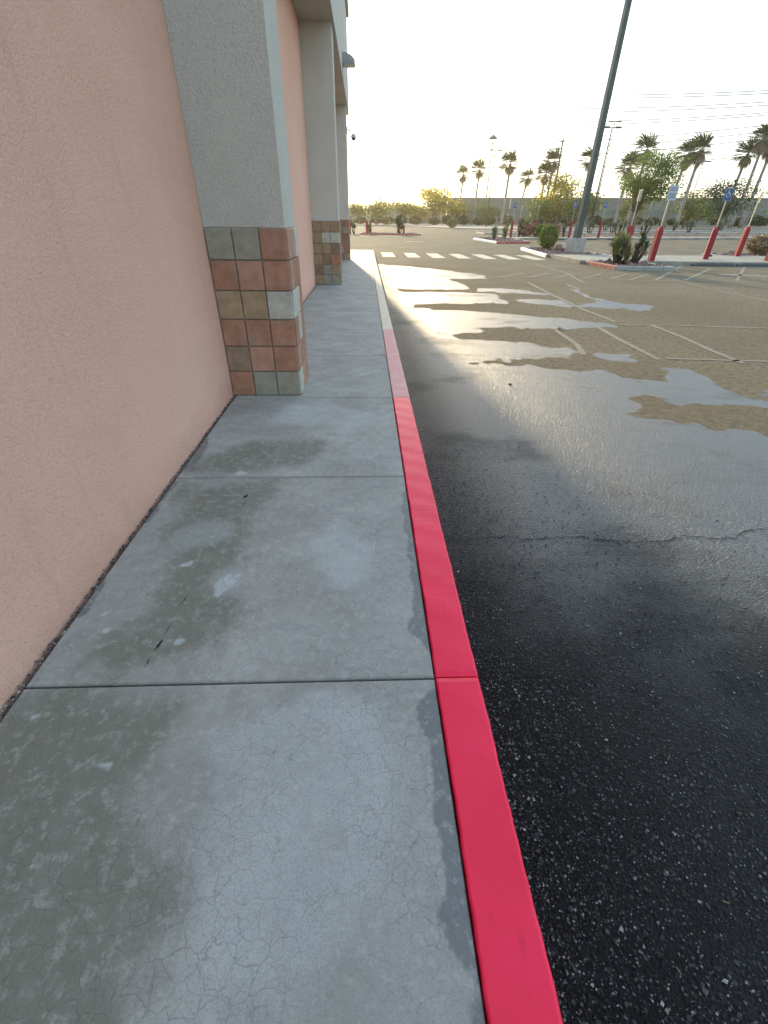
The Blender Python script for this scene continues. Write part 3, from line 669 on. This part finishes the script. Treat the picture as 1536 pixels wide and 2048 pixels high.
back_plate_m = MB().bbox(-.15,.15,-.002,.002,-.225,.225,.001).mesh('sign_plate', 'sign_back')
def bollard_mesh(h):
    s = .105; prof = [(s*1.41,0),(s*1.41,h-.13),(s*.9,h-.02),(s*.55,h)]
    m = MB()
    vs = []
    for r,z in prof:
        for k in range(4): vs.append((r*math.cos(math.pi/4+k*math.pi/2), r*math.sin(math.pi/4+k*math.pi/2), z))
    m.add(vs, [(i*4+k,i*4+(k+1)%4,i*4+4+(k+1)%4,i*4+4+k) for i in range(3) for k in range(4)]+[(12,13,14,15)])
    return m.mesh('sleeve', 'bollard_red')
slv = {1.35: bollard_mesh(1.35), 1.25: bollard_mesh(1.25), 1.2: bollard_mesh(1.2)}
pole_m = MB().box(-.02,.02,-.016,.016,1.2,2.6).mesh('post', 'post_metal')
def sign_post(x, y, kind, label, rz=0., h=1.25, top=2.6, zoff=.15):
    o = empty('sign_bollard', (x,y,gz(x,y)+zoff), rz, label, 'sign post', 'red sleeve bollards carrying signs')
    inst('sleeve', slv[h], o); p = inst('post', pole_m, o); p.location.z = h-1.24+ (top-2.6)*0
    zt = p.location.z+2.6
    if kind == 'blue':
        s = inst('sign_plate', blue_plate, o, (0,-.024,zt-.2)); inst('border', border_m, s); inst('wheelchair_symbol', symbol_m, s, (0,0,.03))
    elif kind == 'white':
        s = inst('sign_plate', white_plate, o, (0.06,-.024,zt-.22)); [inst('printed_line', q, s) for q in lines_m]
    elif kind == 'edge':
        s = inst('sign_plate', back_plate_m, o, (.03,0,zt-.2), R(72)); 
    return o
sign_post(12.35,21.5,'white','red sign bollard with white and blue printed sign, nearest to the yucca planter')
sign_post(15.6,22.75,'blue','nearest red bollard with a blue wheelchair sign, right of the printed-sign one', R(-25))
sign_post(18.65,24.9,'edge','red bollard with its sign turned edge-on, right of the near blue wheelchair sign', R(-10))
sign_post(18.15,22.2,'edge','red bollard cut off by the right picture edge', R(0))
sign_post(12.75,24.75,'edge','red bollard with edge-on sign rising behind the yucca', R(20))
sign_post(20.9,45.9,'blue','distant red bollard with blue wheelchair sign, right of the lamp post', R(-25))
sign_post(18.3,46.1,'blue','distant red bollard with blue sign half hidden behind the lamp post', R(-25))
sign_post(13.25,47.0,'blue','distant red bollard with blue sign standing by the middle planter island', R(-15))
sign_post(18.7,63.3,'edge','far red bollard with edge-on white sign in the third row, left one', R(10), 1.35)
sign_post(20.4,62.2,'edge','far red bollard with edge-on white sign in the third row, right one', R(10), 1.35)
sign_post(-1.75,58.8,'edge','far red bollard beside the building corner at left', R(10), 1.2, zoff=0)
sign_post(.55,59.3,'edge','far red bollard with pale post at the left end of the distant island', R(10), 1.2, zoff=.11)
sign_post(.15,57.6,'none','second far red bollard at the left end of the distant island, slightly nearer', 0, 1.2, zoff=.11)
o = empty('bollard', (4.25,58.2,gz(4,58)+.11), 0, 'short red bollard beside the dark agave on the distant island', 'bollard')
inst('sleeve', slv[1.2], o, (0,0,-.35))

# ------------------------------------------------------------------ lamp posts and poles
lp = empty('lamp_post', (11.25,27.2,gz(11.25,27.2)), R(8), 'tall dark green square lamp post on a concrete block', 'lamp post')
b = MB().bbox(-.36,.36,-.36,.36,-.05,.78,.02).build('concrete_base', 'concrete', lp)
m = MB(); vs = []
for r,z in ((.15,.78),(.098,10.6)):
    for k in range(4): vs.append((r*1.41*math.cos(math.pi/4+k*math.pi/2), r*1.41*math.sin(math.pi/4+k*math.pi/2), z))
m.add(vs, [(k,(k+1)%4,4+(k+1)%4,4+k) for k in range(4)]+[(4,5,6,7)]); m.build('pole', 'lamp_green', lp)
MB().box(-.21,.21,-.21,.21,.783,.81).build('foot_plate', 'steel_grey', lp)
for s in (-1,1):
    MB().box(min(0,s*.9)+s*.11 if s>0 else -.9,.9 if s>0 else -.11,-.03,.03,10.35,10.42).build('arm', 'lamp_green', lp)
    MB().bbox(s*1.15-.3,s*1.15+.3,-.22,.22,10.3,10.48,.03).build('lamp_head', 'lamp_green', lp)
def far_pole(x, y, h, label, r=.12, heads='cross', mat='steel_grey', zoff=.0):
    o = empty('light_pole', (x,y,gz(x,y)+zoff), 0, label, 'light pole')
    MB().tube([(0,0,-.1),(0,0,h)], [r,r*.6], 8).build('pole', mat, o, True)
    if heads == 'cross':
        for s in (-1,1): MB().bbox(s*.8-.45,s*.8+.45,-.25,.25,h-.05,h+.14,.04).build('lamp_head', mat, o)
        MB().box(-.5,.5,-.04,.04,h-.02,h+.06).build('arm', mat, o)
    if heads == 'high':
        MB().lathe([(.2,0),(1.25,.1),(1.2,.3),(.3,.9),(.1,1.0)], 10, (0,0,h)).build('lamp_ring', mat, o)
    return o
far_pole(36.1,160,20.0,'tallest high-mast light pole with umbrella top between the palms',.22,'high')
far_pole(24.8,107,12.3,'light pole with twin heads just right of the high-mast pole',.13)
far_pole(33.6,77.5,11.8,'dark light pole right of the big lamp post',.13,'cross','lamp_green')
far_pole(48.2,110.5,17.0,'thin pale light pole behind the dark one right of the big lamp post',.12)
far_pole(58,94,9.6,'thin light pole right of the paired palms',.10)
far_pole(-2.2,170,10.5,'thin far pole nearest the building corner',.16,None)
far_pole(3.6,180,15.8,'taller thin far pole over the left trees',.18,None)
far_pole(19.0,208,15.0,'thin far pole left of the yellow flowering tree',.18,None)
far_pole(41.4,210,11.5,'thin far pole between the two leftmost palms',.16,None)
far_pole(46.2,220,8.6,'short far pole left of the high-mast light',.16,None)

# utility pole with arms, and the wires of the line
up = empty('utility_pole', (64.5,184,0.5), 0, 'wooden utility pole with crossarms beyond the far wall', 'utility pole')
MB().tube([(.3,0,-.5),(0,0,23)], [.42,.26], 8).build('pole', 'wood_pole', up, True)
MB().tube([(-1.9,.8,22.8),(0,0,22.3)], .11, 6).build('crossarm', 'wood_pole', up); MB().tube([(0,0,22.3),(2.3,-1,23.4)], .11, 6).build('crossarm', 'wood_pole', up)
for z in (19.8,16.6,13.6):
    MB().tube([(-1.6,.6,z-.3),(1.7,-.7,z+.2)], .09, 6).build('crossarm', 'wood_pole', up)
    MB().tube([(1.7,-.7,z+.2),(.9,-.35,z+2.1)], .04, 5).build('brace', 'wood_pole', up); MB().tube([(-1.6,.6,z-.3),(-.5,.2,z+1.7)], .04, 5).build('brace', 'wood_pole', up)
WI = [((47.0,191.2,35.1),(112.8,163.9,32.3)),((47.4,191.1,34.3),(113.1,163.8,31.7)),((50.5,189.8,31.5),(113.8,163.5,29.9)),((52.1,189.1,30.5),(114.0,163.4,29.2)),((55.5,187.7,28.0),(114.7,163.1,27.6)),((57.8,186.7,27.0),(114.9,163.0,27.1)),
 ((59.4,186.1,22.7),(115.7,162.7,24.9)),((60.4,185.7,21.0),(116.3,162.4,23.5)),((65.9,183.4,19.2),(116.8,162.2,22.0)),((69.4,181.9,16.0),(118.3,161.6,18.4))]
for k,(a,b) in enumerate(WI):
    pts = []
    for i in range(-6, 22):
        t = i/10.; s = lerp(0,1,t); x,y,z = lerp(a[0],b[0],s), lerp(a[1],b[1],s), lerp(a[2],b[2],s)
        pts.append((x,y,z+2.2*((t-.5)**2-.25)))
    MB().tube(pts, .09, 4, True).build('power_line', 'wire', None, True, label=['topmost','second from top','third from top','fourth from top','fifth from top','sixth from top','seventh from top','eighth from top','ninth from top','lowest'][k]+' thin overhead power line across the sky at right', cat='power line', group='overhead power lines')

# ------------------------------------------------------------------ far walls, sign, hills
def far_wall(name, a, b, h, label, npan, mat='wall_concrete', band=True):
    o = empty(name, (a[0],a[1],0), math.atan2(b[1]-a[1],b[0]-a[0]), label, 'wall'); L = math.dist(a,b); w = L/npan
    pm = MB().box(.03,w-.03,-.15,.15,-.6,h).mesh('panel', mat)
    for k in range(npan): inst('panel', pm, o, (k*w,0,0))
    MB().box(-.1,L+.1,-.24,.24,h+.003,h+.25).build('cap', mat, o)
    if band: MB().box(0,L,-.2,-.153,h*.45,h*.62).build('band', 'wall_band', o)
    return o
far_wall('sound_wall', (24.5,159.5), (150,111), 6.4, 'tall grey panelled freeway wall behind the palms', 22)
far_wall('block_wall', (-70,190), (24,168), 3.6, 'low grey wall behind the trees near the building', 16, 'wall_concrete', False)
m = MB().box(-.7,.7,-.5,.5,-.5,7.0); m.build('wall_pier', 'wall_concrete', None, label='square pier at the left end of the tall freeway wall', cat='wall').location = (23.6,159.8,0)
hs = empty('highway_sign', (67.3,161.5,0), R(-22), 'green highway sign panel above the wall beside the lamp post', 'sign')
MB().bbox(-1.5,1.5,-.05,.05,5.3,8.3,.02).build('sign_panel', 'sign_green', hs); MB().tube([(-1,.12,0),(-1,.12,8)],.09,6).build('post','steel_grey',hs); MB().tube([(1,.12,0),(1,.12,8)],.09,6).build('post','steel_grey',hs)
m = MB(); rr = random.Random(9); n = 40; vs = []
for i in range(n):
    t = i/(n-1); az = lerp(-.25,1.2,t); h = 30+70*math.exp(-((az-.2)/.07)**2)+25*math.exp(-((az-.05)/.1)**2)+rr.uniform(-7,7)
    d = 3400; vs += [(d*math.sin(az),d*math.cos(az),-5),(d*math.sin(az),d*math.cos(az),h),((d+800)*math.sin(az),(d+800)*math.cos(az),-5)]
m.add(vs, [(3*i,3*i+3,3*i+4,3*i+1) for i in range(n-1)]+[(3*i+1,3*i+4,3*i+5,3*i+2) for i in range(n-1)])
m.build('hills', 'mountain', None, kind='structure')

# ------------------------------------------------------------------ vegetation
def leaf(m, p, s, rr, el=1.6):
    d = Vector((rr.gauss(0,1),rr.gauss(0,1),rr.gauss(0,.8))).normalized(); a = Vector((rr.gauss(0,1),rr.gauss(0,1),rr.gauss(0,1))); u = d.cross(a).normalized()*s*.5; w = d*s*.5*el
    b = len(m.v); m.v += [tuple(p-w), tuple(p+u), tuple(p+w), tuple(p-u)]; m.f.append((b,b+1,b+2,b+3))
def tree(name, x, y, h, rx, rz_, label, mats=('leaf_green',), seed=0, leaves=2600, ls=.26, clumps=26, trunk=.16, stems=1, zc=.62, cat='tree', group=None, spread=.34, twigs=0, bloom=0., z0=None, ry=None, lean=0.):
    rr = random.Random(seed); ry = ry or rx
    o = empty(name, (x,y,(gz(x,y)+.1) if z0 is None else z0), rr.uniform(0,6), label, cat, group); o.rotation_euler.z = 0
    cl = []
    while len(cl) < clumps:
        v = Vector((rr.uniform(-1,1),rr.uniform(-1,1),rr.uniform(-1,1)))
        if .25 < v.length < 1.0 and not (v.z < -.5 and rr.random() < .5): cl.append(Vector((v.x*rx+lean*(v.z+1), v.y*ry, h*zc+v.z*rz_)))
    t = MB(); fork = h*max(.12,zc-rz_/h*1.1)
    for s in range(stems):
        a = rr.uniform(0,6.28); b0 = Vector((.15*math.cos(a)*(stems>1),.15*math.sin(a)*(stems>1),-.1)); top = Vector((rr.gauss(0,.12*rx),rr.gauss(0,.12*rx),fork))
        t.tube([b0, lerp(b0,top,.5)+Vector((rr.gauss(0,.05),rr.gauss(0,.05),0)), top, top+Vector((lean*.4,0,h*.18))], [trunk,trunk*.85,trunk*.7,trunk*.4], 7)
        for i, c in enumerate(cl):
            if i % stems != s: continue
            mid = lerp(top, c, .5)+Vector((rr.gauss(0,.1*rx),rr.gauss(0,.1*rx),.08*h)); t.tube([top,mid,c], [trunk*.45,trunk*.25,trunk*.06], 5)
            for q in range(twigs):
                e = c+Vector((rr.gauss(0,.3*rx),rr.gauss(0,.3*rx),abs(rr.gauss(0,.4*rz_)))); t.tube([mid, lerp(mid,e,.6)+Vector((0,0,.1)), e], [trunk*.12,trunk*.07,trunk*.02], 4)
    t.build('trunk', 'bark', o, True)
    ms = [MB() for _ in mats]
    for i in range(leaves):
        c = cl[rr.randrange(len(cl))]; g = Vector((rr.gauss(0,spread*rx),rr.gauss(0,spread*ry),rr.gauss(0,spread*.62*rz_)))
        k = 0 if len(mats) == 1 or rr.random() > bloom*(1.3 if c.z+g.z > h*zc else .5) else 1
        leaf(ms[k], c+g, ls*rr.uniform(.6,1.3), rr)
    for q, mm, nm in zip(ms, mats, ('crown','blossom')): 
        if q.v: q.build(nm, mm, o)
    return o
def palm(x, y, h, label, seed, skirt=0., lean=0., cs=1.0):
    rr = random.Random(seed); o = empty('palm_tree', (x,y,gz(x,y)+.1), 0, label, 'palm tree', 'tall fan palms along the far side of the lot')
    H = h-1.0*cs; bend = rr.uniform(-.35,.35); pts = []; rad = []
    for i in range(9):
        t = i/8; pts.append((lean*t*t*1.0+bend*math.sin(t*3.0), rr.gauss(0,.04), -.2+(H+.2)*t)); rad.append(lerp(.36,.25,min(1,t*1.6))*rr.uniform(.94,1.06)*(1.35 if t == 0 else 1))
    MB().tube(pts, rad, 9).build('trunk', 'palm_bark', o, True)
    top = Vector(pts[-1]); m = MB(); d = MB()
    def frond(mb, az, el, L, droop, wind):
        dr = Vector((math.cos(az)*math.cos(el), math.sin(az)*math.cos(el), math.sin(el))); e = top+dr*L*.26+Vector((wind*.12,0,-droop*.05))
        sd = dr.cross(Vector((0,0,1)));  sd = sd.normalized() if sd.length > .05 else Vector((1,0,0)); nr = sd.cross(dr)
        b = len(mb.v); mb.v += [tuple(top-sd*.035), tuple(top+sd*.035), tuple(e+sd*.02), tuple(e-sd*.02)]; mb.f.append((b,b+1,b+2,b+3))
        n = 9
        for k in range(n):
            a = lerp(-1.15,1.15,k/(n-1))+rr.gauss(0,.05); bl = L*.72*(1-.18*abs(a))*rr.uniform(.85,1.1)
            bd = (dr*math.cos(a)+sd*math.sin(a)).normalized(); sw = bd.cross(nr).normalized()*.06*L*.62
            q1 = e+bd*bl*.55+Vector((wind*.15,0,-droop*.12)); q2 = e+bd*bl+Vector((wind*.5,0,-droop*.55))
            b = len(mb.v); mb.v += [tuple(e), tuple(q1-sw), tuple(q1+sw), tuple(q2)]; mb.f += [(b,b+1,b+3,b+2)]
    nf = 26
    for k in range(nf):
        az = k*2.399+rr.uniform(-.3,.3); el = lerp(1.4,-.6,(k/nf)**1.0)+rr.gauss(0,.12)
        wnd = -.95+(.35 if math.cos(az) > 0 else -.2)
        frond(m, az, el, cs*rr.uniform(1.8,2.7), rr.uniform(.4,1.0)*(1 if el < .8 else .4), wnd*cs)
    m.build('crown', 'leaf_palm', o)
    for k in range(10+int(16*skirt)):
        frond(d, k*2.4+rr.uniform(-.3,.3), rr.uniform(-1.45,-.9), cs*rr.uniform(1.3,1.9), 1.0, -.2)
    if skirt:
        for k in range(int(90*skirt)):
            a = rr.uniform(0,6.28); zz = rr.uniform(-.35,2.4)*skirt; r = rr.uniform(.2,.42); p = top+Vector((math.cos(a)*r, math.sin(a)*r, -zz)); tg = Vector((-math.sin(a),math.cos(a),0))*.10
            b = len(d.v); d.v += [tuple(p-tg), tuple(p+tg), tuple(p+tg*.4+Vector((math.cos(a)*.1,math.sin(a)*.1,-.9))), tuple(p-tg*.4+Vector((math.cos(a)*.1,math.sin(a)*.1,-.9)))]; d.f.append((b,b+1,b+2,b+3))
    d.build('dead_fronds', 'thatch', o)
    return o
PALMS = [(28.9,163,13.6,'leftmost palm tree, right of the yellow flowering tree',.2),(32.1,155.6,14.2,'second palm from the left, close to the leftmost one',.3),(32.2,123.6,12.9,'tall palm standing alone right of the high-mast light pole',.2),
 (46.8,159,12.6,'short leaning palm left of the utility pole',.2),(43.3,131.7,11.6,'shorter palm of the pair left of the utility pole',.2),(44.7,131.2,14.0,'taller palm of the pair left of the utility pole',.2),
 (48,117.5,13.2,'palm half hidden behind the big lamp post',.3),(52,108,11.2,'palm rising through the wispy tree at its left side',.5),(54,107,13.8,'tall palm behind the top of the wispy tree',.5),
 (62,107,13.2,'left palm of the thatched pair right of the wispy tree',.8),(61,101,13.2,'right palm of the thatched pair right of the wispy tree',.9),
 (72,104,12.9,'shorter palm third from the right edge',.6),(70.5,99,14.6,'tall palm second from the right edge',.7),(74,101,14.0,'tall palm cut by the right picture edge',.8)]
for k,(x,y,h,l,s) in enumerate(PALMS): palm(x,y,h,l,40+k,s,lean=(.8 if k in (3,9) else .25),cs=1.35)

tree('flowering_tree',19.7,151,8.8,4.6,3.2,'large yellow flowering tree left of the palms',('leaf_olive','leaf_yellow'),1,4200,.30,34,.2,3,.60,bloom=.62,cat='tree',group='trees along the far wall')
tree('flowering_tree',26.2,152,5.6,2.6,2.0,'small yellow flowering tree at the right foot of the big one',('leaf_olive','leaf_yellow'),2,1500,.28,16,.13,2,.6,bloom=.5,group='trees along the far wall')
tree('broadleaf_tree',2.9,136,5.2,3.6,1.7,'green tree with two trunks at left near the building corner',('leaf_green','leaf_yellow'),3,2400,.27,22,.14,3,.66,bloom=.14,group='trees along the far wall')
tree('broadleaf_tree',-1.8,140,4.6,2.6,1.5,'green tree partly hidden by the building corner',('leaf_green',),4,1500,.27,18,.13,2,.66,group='trees along the far wall')
tree('broadleaf_tree',10.2,142,5.4,2.9,1.8,'green tree with forked trunk between the left tree and the yellow tree',('leaf_green','leaf_yellow'),5,2000,.27,20,.14,2,.66,bloom=.12,group='trees along the far wall')
tree('broadleaf_tree',14.6,147,4.6,2.4,1.5,'small green tree touching the left side of the yellow tree',('leaf_olive','leaf_yellow'),6,1400,.27,16,.12,2,.62,bloom=.3,group='trees along the far wall')
tree('broadleaf_tree',33.5,145,5.2,3.0,1.6,'round green tree under the high-mast light pole',('leaf_green',),7,1700,.27,18,.13,2,.6,group='trees along the far wall')
tree('flowering_tree',46.5,128,9.4,4.6,4.0,'big yellow-green tree under the palm pair left of the lamp post',('leaf_olive','leaf_yellow'),8,4200,.30,34,.2,3,.55,bloom=.42,group='trees along the far wall')
tree('broadleaf_tree',50.6,121,6.2,3.6,2.6,'leafy green tree just left of the lamp post',('leaf_green',),9,2600,.28,24,.15,2,.56,group='trees along the far wall')
tree('broadleaf_tree',41.0,126,5.0,2.6,2.1,'green tree left of the big yellow-green tree',('leaf_green',),10,1700,.28,16,.13,2,.55,group='trees along the far wall')
tree('wispy_tree',31.2,60,7.6,2.5,2.6,'slender wispy grey-green tree in the parking lot right of the lamp post',('leaf_green',),11,9000,.13,52,.12,2,.64,spread=.26,twigs=2,lean=.45)
tree('broadleaf_tree',57,112,5.6,2.4,2.2,'small green tree below the wispy tree',('leaf_olive',),12,1600,.26,18,.13,2,.55,group='trees along the far wall')
tree('broadleaf_tree',64.5,104,5.6,2.5,2.0,'green tree at the foot of the thatched palm pair',('leaf_olive',),13,1500,.26,18,.13,2,.58,group='trees along the far wall')
tree('broadleaf_tree',70.5,110,4.6,3.0,1.7,'low green bushy tree left of the mesquite',('leaf_green',),14,1500,.26,18,.13,2,.58,group='trees along the far wall')
tree('mesquite_tree',56,81,6.4,3.4,2.0,'spreading mesquite tree with bare twigs near the right edge',('leaf_dark',),15,3000,.18,30,.16,3,.60,twigs=3)
tree('broadleaf_tree',70,84,5.2,2.8,1.9,'green tree at the right picture edge',('leaf_green',),16,1700,.25,18,.13,2,.6,group='trees along the far wall')

def rosette(m, c, n, L, w, rr, el0=.1, el1=1.45, droop=.25):
    for k in range(n):
        az = k*2.399+rr.uniform(-.2,.2); el = lerp(el0,el1,rr.random()); d = Vector((math.cos(az)*math.cos(el),math.sin(az)*math.cos(el),math.sin(el))); s = d.cross(Vector((0,0,1))).normalized()*w*.5; l = L*rr.uniform(.75,1.1)
        b = len(m.v); p0 = Vector(c); p1 = p0+d*l*.5; p2 = p0+d*l+Vector((0,0,-droop*l*math.cos(el)))
        m.v += [tuple(p0-s*.7),tuple(p0+s*.7),tuple(p1+s),tuple(p1-s),tuple(p2)]; m.f += [(b,b+1,b+2,b+3),(b+3,b+2,b+4)]
def rosette_plant(name, x, y, heads, label, mat, seed, trunk=None, z=.11, cat='plant', group=None, w=.03, n=60, dry=0):
    rr = random.Random(seed); o = empty(name, (x,y,gz(x,y)+z), rr.uniform(0,6), label, cat, group); t = MB(); m = MB(); dd = MB()
    for (hx,hy,hz,L) in heads:
        if hz > .12: t.tube([(hx*.3,hy*.3,-.05),(hx*.8,hy*.8,hz*.6),(hx,hy,hz)], [.07,.06,.05], 6)
        rosette(m, (hx,hy,hz), n, L, w, rr)
        if dry: rosette(dd, (hx,hy,hz-.05), dry, L*.7, w*1.2, rr, -1.4, -.6)
    if t.v: t.build('stem', 'dead_wood', o, True)
    m.build('leaves', mat, o)
    if dd.v: dd.build('dry_leaves', 'leaf_dry', o)
    return o
rosette_plant('yucca',10.2,19.95,[(0,0,.5,.62),(-.35,.1,.35,.6),(.3,-.15,.3,.55),(-.05,-.25,.15,.6),(-.2,.3,.6,.55),(.1,.2,.75,.5),(-.3,-.1,.7,.5),(.3,.2,.55,.5)],'bushy pale green yucca on the near gravel planter','leaf_yucca',1,w=.035,n=80)
rosette_plant('yucca',10.45,19.6,[(.25,0,.75,.42),(.1,.15,.55,.4),(.42,-.1,.6,.35),(.2,.05,.95,.3)],'dark-stemmed yucca leaning right beside the bushy one','leaf_agave',2,w=.05,n=36,dry=14)
rosette_plant('agave',11.0,43.8,[(0,0,.35,.75),(.2,.1,.5,.6),(-.1,.1,.15,.7)],'grey-green spiky plant at the left of the middle planter island','leaf_agave',3,w=.06,n=50)
rosette_plant('agave',12.2,45,[(0,0,.3,.7),(.4,.1,.5,.6),(.1,-.1,.8,.5)],'yellow-green spiky plant at the right of the middle planter island','leaf_yucca',4,w=.05,n=50,dry=10)
rosette_plant('agave',3.7,58.3,[(0,0,.6,1.0),(.3,.1,.9,.9),(-.4,0,.4,.9),(0,.2,1.2,.8)],'dark spiky plant on the distant island','leaf_agave',5,w=.08,n=60)
rosette_plant('agave',.2,58.9,[(0,0,.3,.8),(.2,.2,.4,.7)],'low spiky plant at the left end of the distant island','leaf_yucca',6,w=.08,n=44)
rosette_plant('agave',-1.3,60,[(0,0,.5,.9),(.2,.2,.7,.8)],'spiky plant behind the bollard at the building corner','leaf_agave',7,w=.08,n=44,z=0)
for k,(x,y,l) in enumerate([(16.6,50,'spiky yucca cluster on the second strip right of the lamp post'),(19.4,50.2,'yucca leaning left of the distant blue sign'),(24.5,49.6,'yucca at the right of the second strip'),(27.5,50.5,'far right yucca of the second strip'),(14.8,49.8,'yucca on the second strip left of the lamp post')]):
    rosette_plant('yucca',x,y,[(0,0,.7,.65),(.4,.1,.9,.6),(-.35,.1,.5,.6),(.1,.2,1.2,.55)],l,'leaf_agave',20+k,w=.05,n=40,dry=8,group='yuccas on the second planting strip')
for k,(x,y,l) in enumerate([(15.5,17.8,''),]): pass
for k,(x,y) in enumerate([(27.2,62.5),(30.5,63.5),(36,63),(40.5,64),(34,73),(44,73),(50,72)]):
    rosette_plant('yucca',x,y,[(0,0,.6,.8),(.4,.1,.9,.7),(-.35,.1,.5,.7)],'small far yucca on the red gravel rows','leaf_agave',40+k,w=.07,n=34,group='far yuccas on the red gravel rows')
def ball_shrub(name, x, y, r, h, label, mat, seed, n=1500, ls=.06, z=.11, group=None, cat='shrub'):
    rr = random.Random(seed); o = empty(name, (x,y,gz(x,y)+z), 0, label, cat, group); m = MB(); t = MB()
    for k in range(n):
        v = Vector((rr.gauss(0,1),rr.gauss(0,1),rr.gauss(0,1))).normalized()*rr.uniform(.55,1.0)**.6; b = 1+.12*math.sin(v.x*7+seed)*math.cos(v.y*6+v.z*5)
        leaf(m, Vector((v.x*r*b,v.y*r*b,h*.54+v.z*h*.5*b)), ls*rr.uniform(.6,1.4), rr, 2.0)
    for k in range(5): t.tube([(0,0,-.05),(rr.gauss(0,r*.25),rr.gauss(0,r*.25),h*.4),(rr.gauss(0,r*.5),rr.gauss(0,r*.5),h*.75)], [.03,.02,.008], 5)
    t.build('stem', 'bark', o); m.build('foliage', mat, o); return o
ball_shrub('round_shrub',10.45,29.3,.56,1.2,'clipped round green shrub left of the lamp base','leaf_green',1,2600,.05)
ball_shrub('round_shrub',16.0,46.9,.6,.95,'round green shrub by the second walkway left of the lamp post','leaf_green',2,1500,.07,.15)
ball_shrub('dry_shrub',20.8,26.1,.8,.9,'dry brown grassy shrub at the right edge behind the near walkway','leaf_dry',3,1500,.09)
ball_shrub('round_shrub',9.2+5.9,91,.9,1.5,'pale shrub on the tip of the far bed left of the palms','leaf_yucca',4,900,.12)
for k,(x,y) in enumerate([(15.6,50.4),(16.9,51.1),(18.2,50.2),(20.2,62.8),(22.0,63.6)]):
    ball_shrub('red_bush',x,y,.75,1.0,'low reddish bush on the gravel rows behind the second walkway','leaf_redbush',60+k,700,.09,group='reddish bushes on the gravel rows')
rr = random.Random(31)
for k in range(34):
    x = -8+k*3.6+rr.uniform(-.8,.8); y = 150-.30*max(0,x-15)+rr.uniform(-3,3)-(10 if x < 15 else 14)
    ball_shrub('hedge_shrub',x,y,rr.uniform(1.3,2.0),rr.uniform(1.3,2.1),'dark low shrub in the row along the far walls','leaf_dark',80+k,420,.26,.1,'dark shrubs along the far walls')
# boulders beside the round shrub
for (x,y,r,l) in ((10.95,28.6,.26,'reddish boulder at the foot of the round shrub'),(11.25,28.35,.15,'small dark boulder between the round shrub and lamp base'),(19.1,25.9,.2,'dark boulder on the gravel strip behind the near walkway')):
    m = MB(); rq = random.Random(int(x*10)); vs = []
    for i in range(5):
        for k in range(9):
            t = math.pi*(i+.15)/4.3; a = 6.283*k/9; q = r*rq.uniform(.85,1.15); vs.append((q*math.sin(t)*math.cos(a), q*math.sin(t)*math.sin(a), q*.8*math.cos(t)))
    m.add(vs, [(i*9+k,i*9+9+k,i*9+9+(k+1)%9,i*9+(k+1)%9) for i in range(4) for k in range(9)]+[tuple(range(9))])
    m.build('boulder', 'rock_red', None, label=l, cat='rock').location = (x,y,gz(x,y)+.11+r*.45)
# small black bird on the walkway
bd = empty('bird', (16.0,23.1,gz(16,23.1)+.15), R(200), 'small black bird on the walkway beside the near blue-sign bollard', 'bird')
MB().tube([(-.19,0,.09),(-.11,0,.115),(-.04,0,.13),(.03,0,.15),(.07,0,.19),(.095,0,.215),(.12,0,.21),(.155,0,.2)], [.012,.03,.052,.05,.034,.03,.014,.003], 9).build('body', 'bird_black', bd, True)
for s in (-1,1): MB().tube([(0,s*.02,.1),(.01,s*.02,.05),(.0,s*.02,.002),(.03,s*.022,.0)], .004, 5).build('leg', 'bird_black', bd)
# pebbles on the wet lane
for (x,y,r,l) in ((3.32,7.93,.045,'pale stone lying in the far wet streak'),(1.62,4.9,.02,'small dark stone on the wet lane')):
    MB().rock((0,0,r*.4), r, .6, random.Random(2)).build('stone', 'concrete' if r > .03 else 'crack_dark', None, label=l, cat='stone').location = (x,y,-.15)

# ------------------------------------------------------------------ morning haze
hz = NT('haze_air'); v = hz.n('ShaderNodeVolumePrincipled', {'Color': (.92,.84,.66), 'Density': .0003, 'Anisotropy': .7}); hz.t.links.new(v.outputs[0], hz.out.inputs[1])
MB().box(-4100,4100,-450,5200,-1.4,140).build('haze', 'haze_air', None, kind='stuff')
